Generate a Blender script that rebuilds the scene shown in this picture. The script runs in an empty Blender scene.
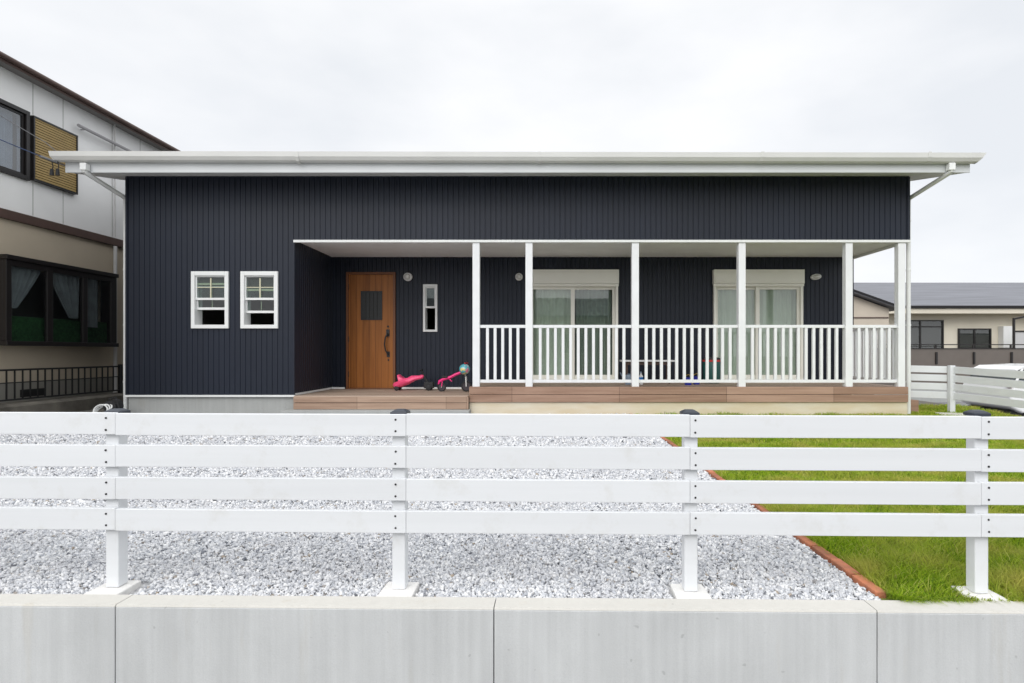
import bpy, math, random
import numpy as np
from mathutils import Vector, Matrix

random.seed(7); rng = np.random.default_rng(11)
SC = bpy.context.scene
COL = SC.collection
R = math.radians

# ---------------------------------------------------------------- camera
cam_d = bpy.data.cameras.new('camera'); cam = bpy.data.objects.new('camera', cam_d); COL.objects.link(cam)
EYE = 1.05
cam.location = (0, 0, EYE); cam.rotation_euler = (R(90), 0, 0)
FPX = 597.0
cam_d.sensor_width = 36; cam_d.lens = 36 * FPX / 1024
cam_d.shift_x = -32 / 1024; cam_d.shift_y = 10.5 / 1024
cam_d.clip_start = .05; cam_d.clip_end = 3000
SC.camera = cam

# ---------------------------------------------------------------- world, sun, exposure
SUN_EL, SUN_ROT = 36, 200      # behind the camera and a little to the left, veiled by cloud
w = bpy.data.worlds.new('World'); SC.world = w; w.use_nodes = True
nt = w.node_tree; N = nt.nodes; L = nt.links
for n in list(N): N.remove(n)
out = N.new('ShaderNodeOutputWorld'); bg = N.new('ShaderNodeBackground'); bg.inputs[1].default_value = .1
sky = N.new('ShaderNodeTexSky'); sky.sky_type = 'NISHITA'; sky.sun_disc = False
sky.sun_elevation = R(SUN_EL); sky.sun_rotation = R(SUN_ROT)
tc = N.new('ShaderNodeTexCoord'); sep = N.new('ShaderNodeSeparateXYZ'); L.new(tc.outputs['Generated'], sep.inputs[0])
rmp = N.new('ShaderNodeValToRGB')
cr = rmp.color_ramp
cr.elements[0].position = 0; cr.elements[0].color = (.415, .42, .43, 1)
cr.elements[1].position = 1; cr.elements[1].color = (.62, .62, .62, 1)
e = cr.elements.new(.5); e.color = (.42, .423, .43, 1)
e = cr.elements.new(.62); e.color = (.55, .552, .555, 1)
L.new(sep.outputs[2], rmp.inputs[0])
noi = N.new('ShaderNodeTexNoise'); noi.inputs['Scale'].default_value = 2.3; noi.inputs['Detail'].default_value = 5; noi.inputs['Roughness'].default_value = .5
mp = N.new('ShaderNodeMapping'); mp.inputs['Scale'].default_value = (1, 1, 2.2); L.new(tc.outputs['Generated'], mp.inputs[0]); L.new(mp.outputs[0], noi.inputs['Vector'])
cl = N.new('ShaderNodeValToRGB'); cl.color_ramp.elements[0].position = .33; cl.color_ramp.elements[0].color = (.83, .85, .875, 1)
cl.color_ramp.elements[1].position = .62; cl.color_ramp.elements[1].color = (1, 1, 1, 1)
L.new(noi.outputs[0], cl.inputs[0])
mul = N.new('ShaderNodeMixRGB'); mul.blend_type = 'MULTIPLY'; mul.inputs[0].default_value = 1
L.new(rmp.outputs[0], mul.inputs[1]); L.new(cl.outputs[0], mul.inputs[2])
sc_ = N.new('ShaderNodeVectorMath'); sc_.operation = 'SCALE'; sc_.inputs['Scale'].default_value = 24.5
L.new(mul.outputs[0], sc_.inputs[0])
mx = N.new('ShaderNodeMixRGB'); mx.inputs[0].default_value = .95
# broad glow of the veiled sun, behind the camera
sv = N.new('ShaderNodeVectorMath'); sv.operation = 'DOT_PRODUCT'; L.new(tc.outputs['Generated'], sv.inputs[0])
sv.inputs[1].default_value = (math.sin(R(SUN_ROT)) * math.cos(R(SUN_EL)), math.cos(R(SUN_ROT)) * math.cos(R(SUN_EL)), math.sin(R(SUN_EL)))
gl = N.new('ShaderNodeMapRange'); gl.inputs['From Min'].default_value = 0; gl.inputs['From Max'].default_value = 1; gl.inputs['To Min'].default_value = 1; gl.inputs['To Max'].default_value = 1.7
L.new(sv.outputs['Value'], gl.inputs['Value'])
s2 = N.new('ShaderNodeVectorMath'); s2.operation = 'SCALE'; L.new(sc_.outputs[0], s2.inputs[0]); L.new(gl.outputs[0], s2.inputs['Scale'])
L.new(sky.outputs[0], mx.inputs[1]); L.new(s2.outputs[0], mx.inputs[2])
L.new(mx.outputs[0], bg.inputs[0]); L.new(bg.outputs[0], out.inputs[0])

sd = bpy.data.lights.new('sun', 'SUN'); sd.energy = 1.0; sd.angle = R(30); sd.color = (1, .97, .93)
sun = bpy.data.objects.new('sun', sd); COL.objects.link(sun)
az = R(SUN_ROT)
d = Vector((math.sin(az) * math.cos(R(SUN_EL)), math.cos(az) * math.cos(R(SUN_EL)), math.sin(R(SUN_EL))))
sun.rotation_euler = d.to_track_quat('Z', 'Y').to_euler(); sun.location = d * 40
SC.view_settings.view_transform = 'Standard'; SC.view_settings.look = 'None'
SC.view_settings.gamma = 1; SC.view_settings.exposure = 0.02; SC.view_settings.use_curve_mapping = False

# ---------------------------------------------------------------- helpers
def P(px, py, D):
    return Vector(((px - 544) / FPX * D, D, EYE - (py - 352) / FPX * D))

class MB:
    """collects shapes and links them as ONE mesh object"""
    def __init__(s): s.v = []; s.f = []
    def add(s, vs, fs):
        b = len(s.v); s.v += [tuple(v) for v in vs]; s.f += [tuple(b + i for i in f) for f in fs]; return s
    def box(s, x0, x1, y0, y1, z0, z1):
        if x0 > x1: x0, x1 = x1, x0
        if y0 > y1: y0, y1 = y1, y0
        if z0 > z1: z0, z1 = z1, z0
        vs = [(x, y, z) for z in (z0, z1) for y in (y0, y1) for x in (x0, x1)]
        return s.add(vs, [(0, 2, 3, 1), (4, 5, 7, 6), (0, 1, 5, 4), (2, 6, 7, 3), (0, 4, 6, 2), (1, 3, 7, 5)])
    def frame(s, x0, x1, y0, y1, z0, z1, wl, wr=None, wt=None, wb=None):
        """rectangular ring in the xz plane, four bars butted end to end"""
        wr = wl if wr is None else wr; wt = wl if wt is None else wt; wb = wl if wb is None else wb
        s.box(x0, x0 + wl, y0, y1, z0, z1); s.box(x1 - wr, x1, y0, y1, z0, z1)
        s.box(x0 + wl, x1 - wr, y0, y1, z1 - wt, z1); s.box(x0 + wl, x1 - wr, y0, y1, z0, z0 + wb); return s
    def bar(s, a, b, wx, wz=None, up=(0, 0, 1)):
        a = Vector(a); b = Vector(b); t = (b - a).normalized(); u = Vector(up)
        if abs(t.dot(u)) > .98: u = Vector((0, 1, 0))
        sx = t.cross(u).normalized(); sz = sx.cross(t).normalized(); wz = wx if wz is None else wz
        vs = []
        for p in (a, b):
            for i, j in ((-1, -1), (1, -1), (1, 1), (-1, 1)): vs.append(p + sx * i * wx / 2 + sz * j * wz / 2)
        return s.add(vs, [(0, 1, 2, 3), (7, 6, 5, 4), (0, 4, 5, 1), (1, 5, 6, 2), (2, 6, 7, 3), (3, 7, 4, 0)])
    def tube(s, pts, r, n=10, cap=True):
        pts = [Vector(p) for p in pts]; rr = r if isinstance(r, (list, tuple)) else [r] * len(pts)
        vs = []; fs = []; prev = None
        for i, p in enumerate(pts):
            t = (pts[min(i + 1, len(pts) - 1)] - pts[max(i - 1, 0)]).normalized()
            if prev is None:
                u = t.orthogonal().normalized()
            else:
                u = (prev - t * prev.dot(t))
                u = u.normalized() if u.length > 1e-6 else t.orthogonal().normalized()
            prev = u; v = t.cross(u)
            for k in range(n):
                a = 2 * math.pi * k / n; vs.append(p + (u * math.cos(a) + v * math.sin(a)) * rr[i])
        for i in range(len(pts) - 1):
            for k in range(n):
                a = i * n + k; b = i * n + (k + 1) % n; fs.append((a, b, b + n, a + n))
        if cap: fs.append(tuple(range(n - 1, -1, -1))); fs.append(tuple((len(pts) - 1) * n + k for k in range(n)))
        return s.add(vs, fs)
    def lathe(s, c, axis, prof, n=20):
        """prof = [(radius, height along axis)]"""
        c = Vector(c); t = Vector(axis).normalized(); u = t.orthogonal().normalized(); v = t.cross(u); vs = []; fs = []
        for r, h in prof:
            for k in range(n):
                a = 2 * math.pi * k / n; vs.append(c + t * h + (u * math.cos(a) + v * math.sin(a)) * max(r, 1e-4))
        for i in range(len(prof) - 1):
            for k in range(n):
                a = i * n + k; b = i * n + (k + 1) % n; fs.append((a, b, b + n, a + n))
        fs.append(tuple(range(n - 1, -1, -1))); fs.append(tuple((len(prof) - 1) * n + k for k in range(n)))
        return s.add(vs, fs)
    def prism(s, poly, axis, a, b):
        """poly of 2d points extruded along an axis: 'x' (poly is y,z), 'y' (poly is x,z), 'z' (poly is x,y)"""
        n = len(poly)
        def m(p, h):
            return {'x': (h, p[0], p[1]), 'y': (p[0], h, p[1]), 'z': (p[0], p[1], h)}[axis]
        vs = [m(p, a) for p in poly] + [m(p, b) for p in poly]
        fs = [tuple(range(n)), tuple(range(2 * n - 1, n - 1, -1))] + [(i, i + n, (i + 1) % n + n, (i + 1) % n) for i in range(n)]
        return s.add(vs, fs)
    def build(s, name, mat, parent=None, local=False, bev=0, smooth=False, seg=2):
        me = bpy.data.meshes.new(name)
        off = Vector((0, 0, 0)); p = parent
        while p is not None and not local: off += p.location; p = p.parent
        me.from_pydata([tuple(Vector(v) - off) for v in s.v], [], s.f); me.update()
        import bmesh
        bm = bmesh.new(); bm.from_mesh(me); bmesh.ops.recalc_face_normals(bm, faces=bm.faces); bm.to_mesh(me); bm.free()
        if smooth:
            me.polygons.foreach_set('use_smooth', [True] * len(me.polygons))
            try: me.set_sharp_from_angle(angle=R(40))
            except Exception: pass
        me.materials.append(mat)
        o = bpy.data.objects.new(name, me); COL.objects.link(o); o.parent = parent
        if bev:
            b = o.modifiers.new('bevel', 'BEVEL'); b.width = bev; b.segments = seg; b.limit_method = 'ANGLE'; b.angle_limit = R(50)
        return o

def split(mb, name, mat_, parent=None, **k):
    """links every connected piece of mb as an object of its own"""
    par = list(range(len(mb.v)))
    def f(i):
        while par[i] != i: par[i] = par[par[i]]; i = par[i]
        return i
    for fc in mb.f:
        for j in fc[1:]: par[f(j)] = f(fc[0])
    groups = {}
    for fc in mb.f: groups.setdefault(f(fc[0]), []).append(fc)
    out = []
    for fs in groups.values():
        ids = sorted({i for fc in fs for i in fc}); ix = {i: q for q, i in enumerate(ids)}
        out.append(MB().add([mb.v[i] for i in ids], [tuple(ix[i] for i in fc) for fc in fs]).build(name, mat_, parent, **k))
    return out

def empty(name, loc, rz=0):
    o = bpy.data.objects.new(name, None); COL.objects.link(o); o.location = loc; o.rotation_euler = (0, 0, rz); o.empty_display_size = .1
    return o
def tag(o, label=None, cat=None, group=None, kind=None):
    if label: o['label'] = label
    if cat: o['category'] = cat
    if group: o['group'] = group
    if kind: o['kind'] = kind
    return o
def copy_tree(o, parent=None):
    c = o.copy(); COL.objects.link(c)
    if parent is not None: c.parent = parent
    for ch in list(o.children): copy_tree(ch, c)
    return c

# ---------------------------------------------------------------- materials
def mat(name, col, rough=.6, metal=0, var=0.0, vscale=3.0, bump=0.0, bscale=40.0, stretch=(1, 1, 1), spec=.5, col2=None, detail=4):
    m = bpy.data.materials.new(name); m.use_nodes = True; t = m.node_tree; n = t.nodes; l = t.links
    b = n['Principled BSDF']; b.inputs['Base Color'].default_value = (*col, 1); b.inputs['Roughness'].default_value = rough
    b.inputs['Metallic'].default_value = metal; b.inputs['Specular IOR Level'].default_value = spec
    if var or bump or col2:
        tcn = n.new('ShaderNodeTexCoord'); mpn = n.new('ShaderNodeMapping'); mpn.inputs['Scale'].default_value = stretch
        geo = n.new('ShaderNodeNewGeometry'); l.new(geo.outputs['Position'], mpn.inputs[0])
    if var or col2:
        no = n.new('ShaderNodeTexNoise'); no.inputs['Scale'].default_value = vscale; no.inputs['Detail'].default_value = detail; l.new(mpn.outputs[0], no.inputs['Vector'])
        r = n.new('ShaderNodeValToRGB'); c2 = col2 or tuple(c * (1 - var) for c in col); c1 = col if col2 else tuple(min(1, c * (1 + var)) for c in col)
        r.color_ramp.elements[0].position = .3; r.color_ramp.elements[0].color = (*c2, 1)
        r.color_ramp.elements[1].position = .7; r.color_ramp.elements[1].color = (*c1, 1)
        l.new(no.outputs[0], r.inputs[0]); l.new(r.outputs[0], b.inputs['Base Color'])
    if bump:
        nb = n.new('ShaderNodeTexNoise'); nb.inputs['Scale'].default_value = bscale; nb.inputs['Detail'].default_value = 5; l.new(mpn.outputs[0], nb.inputs['Vector'])
        bu = n.new('ShaderNodeBump'); bu.inputs['Strength'].default_value = bump; bu.inputs['Distance'].default_value = .01
        l.new(nb.outputs[0], bu.inputs['Height']); l.new(bu.outputs[0], b.inputs['Normal'])
    return m

def glass(name, tint=(.75, .82, .8), base=.02):
    m = bpy.data.materials.new(name); m.use_nodes = True; t = m.node_tree; n = t.nodes; l = t.links
    for x in list(n): n.remove(x)
    o = n.new('ShaderNodeOutputMaterial'); tr = n.new('ShaderNodeBsdfTransparent'); tr.inputs[0].default_value = (*tint, 1)
    g = n.new('ShaderNodeBsdfGlossy'); g.inputs['Roughness'].default_value = .015
    fr = n.new('ShaderNodeFresnel'); fr.inputs[0].default_value = 1.5
    ad = n.new('ShaderNodeMath'); ad.operation = 'ADD'; ad.inputs[1].default_value = base; ad.use_clamp = True
    # faint waviness of window glass
    geo = n.new('ShaderNodeNewGeometry'); no = n.new('ShaderNodeTexNoise'); no.inputs['Scale'].default_value = 1.6; no.inputs['Detail'].default_value = 1
    l.new(geo.outputs['Position'], no.inputs['Vector']); bu = n.new('ShaderNodeBump'); bu.inputs['Strength'].default_value = .06; bu.inputs['Distance'].default_value = .01
    l.new(no.outputs[0], bu.inputs['Height']); l.new(bu.outputs[0], g.inputs['Normal'])
    mxn = n.new('ShaderNodeMixShader'); l.new(fr.outputs[0], ad.inputs[0])
    fb = n.new('ShaderNodeMath'); fb.operation = 'SUBTRACT'; fb.inputs[0].default_value = 1; l.new(geo.outputs['Backfacing'], fb.inputs[1])   # the inner face of the pane adds no second mirror
    fm = n.new('ShaderNodeMath'); fm.operation = 'MULTIPLY'; l.new(ad.outputs[0], fm.inputs[0]); l.new(fb.outputs[0], fm.inputs[1]); l.new(fm.outputs[0], mxn.inputs[0]); l.new(tr.outputs[0], mxn.inputs[1]); l.new(g.outputs[0], mxn.inputs[2]); l.new(mxn.outputs[0], o.inputs[0])
    return m

def concrete(name, col, streak=.12):
    m = bpy.data.materials.new(name); m.use_nodes = True; t = m.node_tree; n = t.nodes; l = t.links; b = n['Principled BSDF']
    b.inputs['Roughness'].default_value = .85; b.inputs['Specular IOR Level'].default_value = .3
    geo = n.new('ShaderNodeNewGeometry')
    def noise(scale, stretch, detail=5):
        mpn = n.new('ShaderNodeMapping'); mpn.inputs['Scale'].default_value = stretch; l.new(geo.outputs['Position'], mpn.inputs[0])
        no = n.new('ShaderNodeTexNoise'); no.inputs['Scale'].default_value = scale; no.inputs['Detail'].default_value = detail; no.inputs['Roughness'].default_value = .6
        l.new(mpn.outputs[0], no.inputs['Vector']); return no
    def ramp(src, p0, c0, p1, c1):
        r = n.new('ShaderNodeValToRGB'); r.color_ramp.elements[0].position = p0; r.color_ramp.elements[0].color = (c0, c0, c0, 1)
        r.color_ramp.elements[1].position = p1; r.color_ramp.elements[1].color = (c1, c1, c1, 1); l.new(src.outputs[0], r.inputs[0]); return r
    def mulc(a, bb):
        x = n.new('ShaderNodeMixRGB'); x.blend_type = 'MULTIPLY'; x.inputs[0].default_value = 1; l.new(a, x.inputs[1]); l.new(bb, x.inputs[2]); return x.outputs[0]
    base = n.new('ShaderNodeRGB'); base.outputs[0].default_value = (*col, 1)
    stn = ramp(noise(9, (1, 1, .10), 6), .60, 0, .70, 1)      # rusty run marks
    bs = n.new('ShaderNodeMixRGB'); sm_n = n.new('ShaderNodeMath'); sm_n.operation = 'MULTIPLY'; sm_n.inputs[1].default_value = .30
    l.new(stn.outputs[0], sm_n.inputs[0]); l.new(sm_n.outputs[0], bs.inputs[0]); l.new(base.outputs[0], bs.inputs[1]); bs.inputs[2].default_value = (col[0] * .82, col[1] * .76, col[2] * .66, 1)
    a = ramp(noise(3, (1, 1, .7)), .3, 1 - streak, .7, 1)
    s_ = ramp(noise(26, (1, 1, .03), 4), .3, 1 - streak * .9, .7, 1)
    f = ramp(noise(220, (1, 1, 1), 2), .3, .93, .6, 1)
    pits = ramp(noise(38, (1, 1, 1), 0), .14, .80, .18, 1)
    c = mulc(mulc(mulc(mulc(bs.outputs[0], a.outputs[0]), s_.outputs[0]), f.outputs[0]), pits.outputs[0])
    l.new(c, b.inputs['Base Color'])
    bu = n.new('ShaderNodeBump'); bu.inputs['Strength'].default_value = .25; bu.inputs['Distance'].default_value = .003; l.new(noise(120, (1, 1, 1)).outputs[0], bu.inputs['Height']); l.new(bu.outputs[0], b.inputs['Normal'])
    return m

def planks(name, c1, c2, axis, width, rough=.6, off=0.0, grain=(2, 40, 40), groove=.04):
    """wood boards: a groove line every <width> along axis (0,1,2) and grain along the boards"""
    m = bpy.data.materials.new(name); m.use_nodes = True; t = m.node_tree; n = t.nodes; l = t.links; b = n['Principled BSDF']
    b.inputs['Roughness'].default_value = rough; b.inputs['Specular IOR Level'].default_value = .3
    geo = n.new('ShaderNodeNewGeometry'); sp = n.new('ShaderNodeSeparateXYZ'); l.new(geo.outputs['Position'], sp.inputs[0])
    dv = n.new('ShaderNodeMath'); dv.operation = 'DIVIDE'; l.new(sp.outputs[axis], dv.inputs[0]); dv.inputs[1].default_value = width
    ao = n.new('ShaderNodeMath'); ao.operation = 'ADD'; l.new(dv.outputs[0], ao.inputs[0]); ao.inputs[1].default_value = off + 100
    fl = n.new('ShaderNodeMath'); fl.operation = 'FLOOR'; l.new(ao.outputs[0], fl.inputs[0])
    fr = n.new('ShaderNodeMath'); fr.operation = 'FRACT'; l.new(ao.outputs[0], fr.inputs[0])
    wn = n.new('ShaderNodeTexWhiteNoise'); wn.noise_dimensions = '1D'; l.new(fl.outputs[0], wn.inputs['W'])
    mpn = n.new('ShaderNodeMapping'); mpn.inputs['Scale'].default_value = grain; l.new(geo.outputs['Position'], mpn.inputs[0])
    no = n.new('ShaderNodeTexNoise'); no.inputs['Scale'].default_value = 1; no.inputs['Detail'].default_value = 5; l.new(mpn.outputs[0], no.inputs['Vector'])
    ad = n.new('ShaderNodeMath'); ad.operation = 'MULTIPLY_ADD'; l.new(wn.outputs[0], ad.inputs[0]); ad.inputs[1].default_value = .45; l.new(no.outputs[0], ad.inputs[2])
    r = n.new('ShaderNodeValToRGB'); r.color_ramp.elements[0].position = .4; r.color_ramp.elements[0].color = (*c1, 1); r.color_ramp.elements[1].position = .95; r.color_ramp.elements[1].color = (*c2, 1)
    l.new(ad.outputs[0], r.inputs[0])
    g = n.new('ShaderNodeMath'); g.operation = 'LESS_THAN'; l.new(fr.outputs[0], g.inputs[0]); g.inputs[1].default_value = groove
    mxn = n.new('ShaderNodeMixRGB'); l.new(g.outputs[0], mxn.inputs[0]); l.new(r.outputs[0], mxn.inputs[1]); mxn.inputs[2].default_value = (c1[0] * .25, c1[1] * .25, c1[2] * .25, 1)
    l.new(mxn.outputs[0], b.inputs['Base Color']); return m

def island_mat(name, stops, rough=.8, patch=None, trans=0):
    """colour picked per island (per stone, per blade), with optional soft patches over the ground"""
    m = bpy.data.materials.new(name); m.use_nodes = True; t = m.node_tree; n = t.nodes; l = t.links; b = n['Principled BSDF']
    b.inputs['Roughness'].default_value = rough; b.inputs['Specular IOR Level'].default_value = .3
    geo = n.new('ShaderNodeNewGeometry'); r = n.new('ShaderNodeValToRGB'); r.color_ramp.interpolation = 'LINEAR'
    els = r.color_ramp.elements
    for i, (p, c) in enumerate(stops):
        el = els[i] if i < 2 else els.new(p)
        el.position = p; el.color = (*c, 1)
    l.new(geo.outputs['Random Per Island'], r.inputs[0]); o = r.outputs[0]
    if patch:
        no = n.new('ShaderNodeTexNoise'); no.inputs['Scale'].default_value = patch[0]; no.inputs['Detail'].default_value = 4; l.new(geo.outputs['Position'], no.inputs['Vector'])
        rr = n.new('ShaderNodeValToRGB'); rr.color_ramp.elements[0].position = .42; rr.color_ramp.elements[0].color = (0, 0, 0, 1); rr.color_ramp.elements[1].position = .68; rr.color_ramp.elements[1].color = (1, 1, 1, 1)
        l.new(no.outputs[0], rr.inputs[0]); x = n.new('ShaderNodeMixRGB'); mm = n.new('ShaderNodeMath'); mm.operation = 'MULTIPLY'; mm.inputs[1].default_value = patch[1]
        l.new(rr.outputs[0], mm.inputs[0]); l.new(mm.outputs[0], x.inputs[0]); l.new(o, x.inputs[1]); x.inputs[2].default_value = (*patch[2], 1); o = x.outputs[0]
    l.new(o, b.inputs['Base Color'])
    if trans:
        tb = n.new('ShaderNodeBsdfTranslucent'); l.new(o, tb.inputs[0]); ms = n.new('ShaderNodeMixShader'); ms.inputs[0].default_value = trans
        l.new(b.outputs[0], ms.inputs[1]); l.new(tb.outputs[0], ms.inputs[2]); l.new(ms.outputs[0], n['Material Output'].inputs[0])
    return m

M = {}
M['navy'] = mat('navy_metal_siding', (.0080, .0120, .0235), .46, 0, .16, .8, .03, 2.5, (1, 1, .2), spec=.36)
M['fascia'] = mat('pale_grey_fascia', (.62, .64, .65), .4, 0, .04, 1.5)
M['gutter'] = mat('aged_white_gutter', (.66, .66, .64), .35, 0, .04, 1.5)
M['white_paint'] = mat('white_paint', (.77, .78, .79), .42, 0, .03, 5, .05, 60, (1, 1, 1))
M['fence_white'] = mat('white_stained_wood', (.715, .73, .75), .5, 0, .02, 5, .03, 30, (.12, 1, 4))
M['white_metal'] = mat('white_coated_metal', (.76, .77, .76), .3, 0, .03, 2)
M['soffit'] = mat('soffit_board', (.74, .74, .74), .7, 0, .04, 2)
M['ceiling'] = mat('porch_ceiling_board', (.90, .90, .90), .75, 0, .04, 2)
M['roofmetal'] = mat('grey_roof_metal', (.25, .26, .27), .4, 0, .08, 2)
M['conc'] = concrete('cast_concrete', (.60, .612, .615), .13)
M['conc_top'] = concrete('pale_concrete', (.60, .585, .545), .06)
M['plinth'] = concrete('foundation_concrete', (.43, .44, .43), .10)
M['footing'] = mat('white_cement', (.70, .69, .67), .85, 0, .07, 8, .5, 60)
M['deck'] = planks('deck_boards', (.29, .205, .155), (.50, .39, .31), 1, .11, .65, 0, (1.3, 30, 30))
M['deckface'] = planks('deck_edge_boards', (.27, .165, .115), (.42, .275, .205), 0, 1.82, .6, .3, (1.2, 30, 22), .003)
M['decklow'] = planks('landing_boards', (.30, .20, .145), (.47, .335, .25), 0, 1.5, .6, .1, (1.2, 30, 22), .003)
M['creamboard'] = mat('cream_skirting_board', (.60, .50, .34), .7, 0, .10, 2.5, .1, 30, (.7, 1, 3), col2=(.66, .60, .48))
M['door'] = planks('door_oak', (.215, .072, .013), (.34, .122, .026), 0, .125, .4, 0, (30, 30, 1.5))
M['doorframe'] = mat('door_frame_brown', (.16, .055, .016), .45, 0, .15, 12, 0, 1, (3, 3, .2))
M['black'] = mat('black_iron', (.012, .012, .013), .4)
M['darkscreen'] = mat('leaded_dark_glass', (.025, .027, .027), .3, spec=.3)
M['cream_frame'] = mat('ivory_aluminium', (.82, .81, .74), .4, 0, .02, 3)
M['win_white'] = mat('white_window_vinyl', (.76, .77, .76), .4)
M['muntin'] = mat('ivory_muntin', (.55, .53, .38), .45)
M['glass'] = glass('window_glass')
M['glass_g'] = glass('greenish_window_glass', (.84, .885, .86), .07)
M['glass_d'] = glass('dark_window_glass', (.82, .85, .85), .05)
M['glass_up'] = glass('upper_window_glass', (.7, .75, .8), .16)
M['curtain'] = mat('pale_green_curtain', (.66, .69, .62), .9, 0, .06, 3)
M['curtain_w'] = mat('white_lace_curtain', (.62, .64, .66), .9, 0, .1, 6)
M['curtain_d'] = mat('grey_green_curtain', (.26, .30, .27), .9, 0, .06, 3)
M['interior'] = mat('dim_room_wall', (.34, .33, .32), .9)
M['lampglass'] = mat('frosted_lamp_glass', (.62, .62, .60), .25)
M['chrome'] = mat('brushed_metal', (.5, .5, .5), .3, .9)
M['gravel_base'] = mat('gravel_bed', (.42, .42, .43), .95, 0, .35, 50, 1, 60)
M['stone'] = island_mat('crushed_stone', [(0, (.06, .065, .075)), (1, (.82, .82, .82)), (.03, (.20, .215, .25)), (.045, (.36, .29, .21)), (.06, (.38, .40, .44)), (.18, (.50, .515, .545)), (.5, (.60, .61, .635))], .9, (2.2, .35, (.50, .50, .52)))
M['soil'] = mat('lawn_soil', (.22, .21, .06), .95, 0, .3, 14, .8, 60, col2=(.13, .20, .025))
M['grass'] = island_mat('lawn_grass', [(0, (.06, .13, .006)), (1, (.66, .58, .22)), (.3, (.23, .38, .016)), (.8, (.42, .56, .03)), (.93, (.46, .54, .07))], .6, (2.6, .8, (.56, .50, .13)), .5)
M['brick'] = mat('orange_edging_brick', (.56, .20, .10), .9, 0, .25, 14, .5, 90, col2=(.34, .14, .08))
M['lightened_asphalt'] = mat('lightened_asphalt', (.20, .20, .195), .9, 0, .15, 3, .4, 120)  # tone raised so the unseen street bounces light up into the porch
M['dirt'] = mat('packed_dirt_ground', (.14, .13, .11), .95, 0, .25, 1.5, .4, 30)
M['siding_white'] = mat('pale_grey_cladding', (.86, .86, .85), .7, 0, .05, 1.2, .05, 20)
M['stucco'] = mat('beige_stucco', (.50, .43, .33), .9, 0, .07, 1.0, .5, 150)
M['stucco_r'] = mat('cream_render', (.70, .65, .54), .9, 0, .05, 1.0, .3, 100)
M['eave'] = mat('black_eave_trim', (.012, .011, .012), .8)
M['brown'] = mat('brown_painted_trim', (.085, .05, .04), .5, 0, .12, 5)
M['bronze'] = mat('dark_bronze_aluminium', (.012, .010, .010), .38)
M['shutter'] = mat('ochre_louvre', (.36, .25, .09), .5, 0, .08, 6)
M['slate'] = mat('grey_slate_roof', (.16, .165, .185), .7, 0, .16, 2.2, .3, 20, (.25, 1, 8))
M['slate_brown'] = mat('brown_tile_roof', (.10, .07, .06), .7, 0, .16, 3)
M['oldconc'] = mat('weathered_dark_concrete', (.085, .078, .065), .95, 0, .3, 3, .6, 50, col2=(.17, .155, .13))
M['taupe'] = mat('taupe_metal_panel', (.135, .115, .10), .55, 0, .05, 3)
M['pink'] = mat('pink_plastic', (.90, .085, .22), .3)
M['hotpink'] = mat('magenta_paint', (.85, .03, .22), .3)
M['rubber'] = mat('black_rubber', (.018, .018, .02), .7)
M['bluep'] = mat('blue_plastic', (.02, .20, .60), .3)
M['deepblue'] = mat('deep_blue_plastic', (.03, .04, .42), .35)
M['greyp'] = mat('grey_blue_plastic', (.22, .28, .36), .4)
M['greenp'] = mat('dark_green_plastic', (.01, .085, .075), .4)
M['redp'] = mat('red_plastic', (.5, .03, .03), .4)
M['yellowp'] = mat('yellow_plastic', (.75, .5, .08), .4)
M['carpaint'] = mat('white_car_paint', (.80, .81, .82), .18)
M['carglass'] = mat('tinted_car_glass', (.02, .03, .035), .06)
M['tail'] = mat('red_tail_lamp', (.35, .01, .01), .2)
M['capmat'] = mat('dark_grey_cap', (.022, .028, .042), .4)
M['hedge'] = mat('green_window_screen', (.025, .085, .028), .8, 0, .5, 25)
M['blue_cable'] = mat('blue_cable', (.04, .07, .16), .5)
M['grey_cable'] = mat('grey_cable', (.22, .22, .23), .6)
M['pale_pipe'] = mat('pale_pipe', (.55, .54, .53), .5)
M['curtain_bay'] = mat('grey_lace_curtain', (.24, .25, .26), .9, 0, .2, 5)
M['greypipe'] = mat('grey_pipe', (.36, .35, .36), .5)
M['opp'] = mat('pale_siding_opposite', (.5, .47, .38), .8, 0, .05, 1)

def per_object(m, amt, col=(.5, .48, .42)):
    t = m.node_tree; n = t.nodes; l = t.links; b = n['Principled BSDF']; src = b.inputs['Base Color'].links[0].from_socket
    oi = n.new('ShaderNodeObjectInfo'); mr = n.new('ShaderNodeMapRange'); mr.inputs['To Min'].default_value = 1 - amt; mr.inputs['To Max'].default_value = 1; l.new(oi.outputs['Random'], mr.inputs['Value'])
    v = n.new('ShaderNodeVectorMath'); v.operation = 'SCALE'; l.new(src, v.inputs[0]); l.new(mr.outputs[0], v.inputs['Scale'])
    geo = n.new('ShaderNodeNewGeometry'); no = n.new('ShaderNodeTexNoise'); no.inputs['Scale'].default_value = 6; no.inputs['Detail'].default_value = 6; no.inputs['Roughness'].default_value = .7; l.new(geo.outputs['Position'], no.inputs['Vector'])
    rp = n.new('ShaderNodeValToRGB'); rp.color_ramp.elements[0].position = .55; rp.color_ramp.elements[0].color = (0, 0, 0, 1); rp.color_ramp.elements[1].position = .8; rp.color_ramp.elements[1].color = (.35, .35, .35, 1); l.new(no.outputs[0], rp.inputs[0])
    mx_ = n.new('ShaderNodeMixRGB'); l.new(rp.outputs[0], mx_.inputs[0]); l.new(v.outputs[0], mx_.inputs[1]); mx_.inputs[2].default_value = (*col, 1); l.new(mx_.outputs[0], b.inputs['Base Color'])
per_object(M['fence_white'], .035); per_object(M['brick'], .3, (.2, .12, .09)); per_object(M['footing'], .05, (.42, .38, .32))

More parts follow.
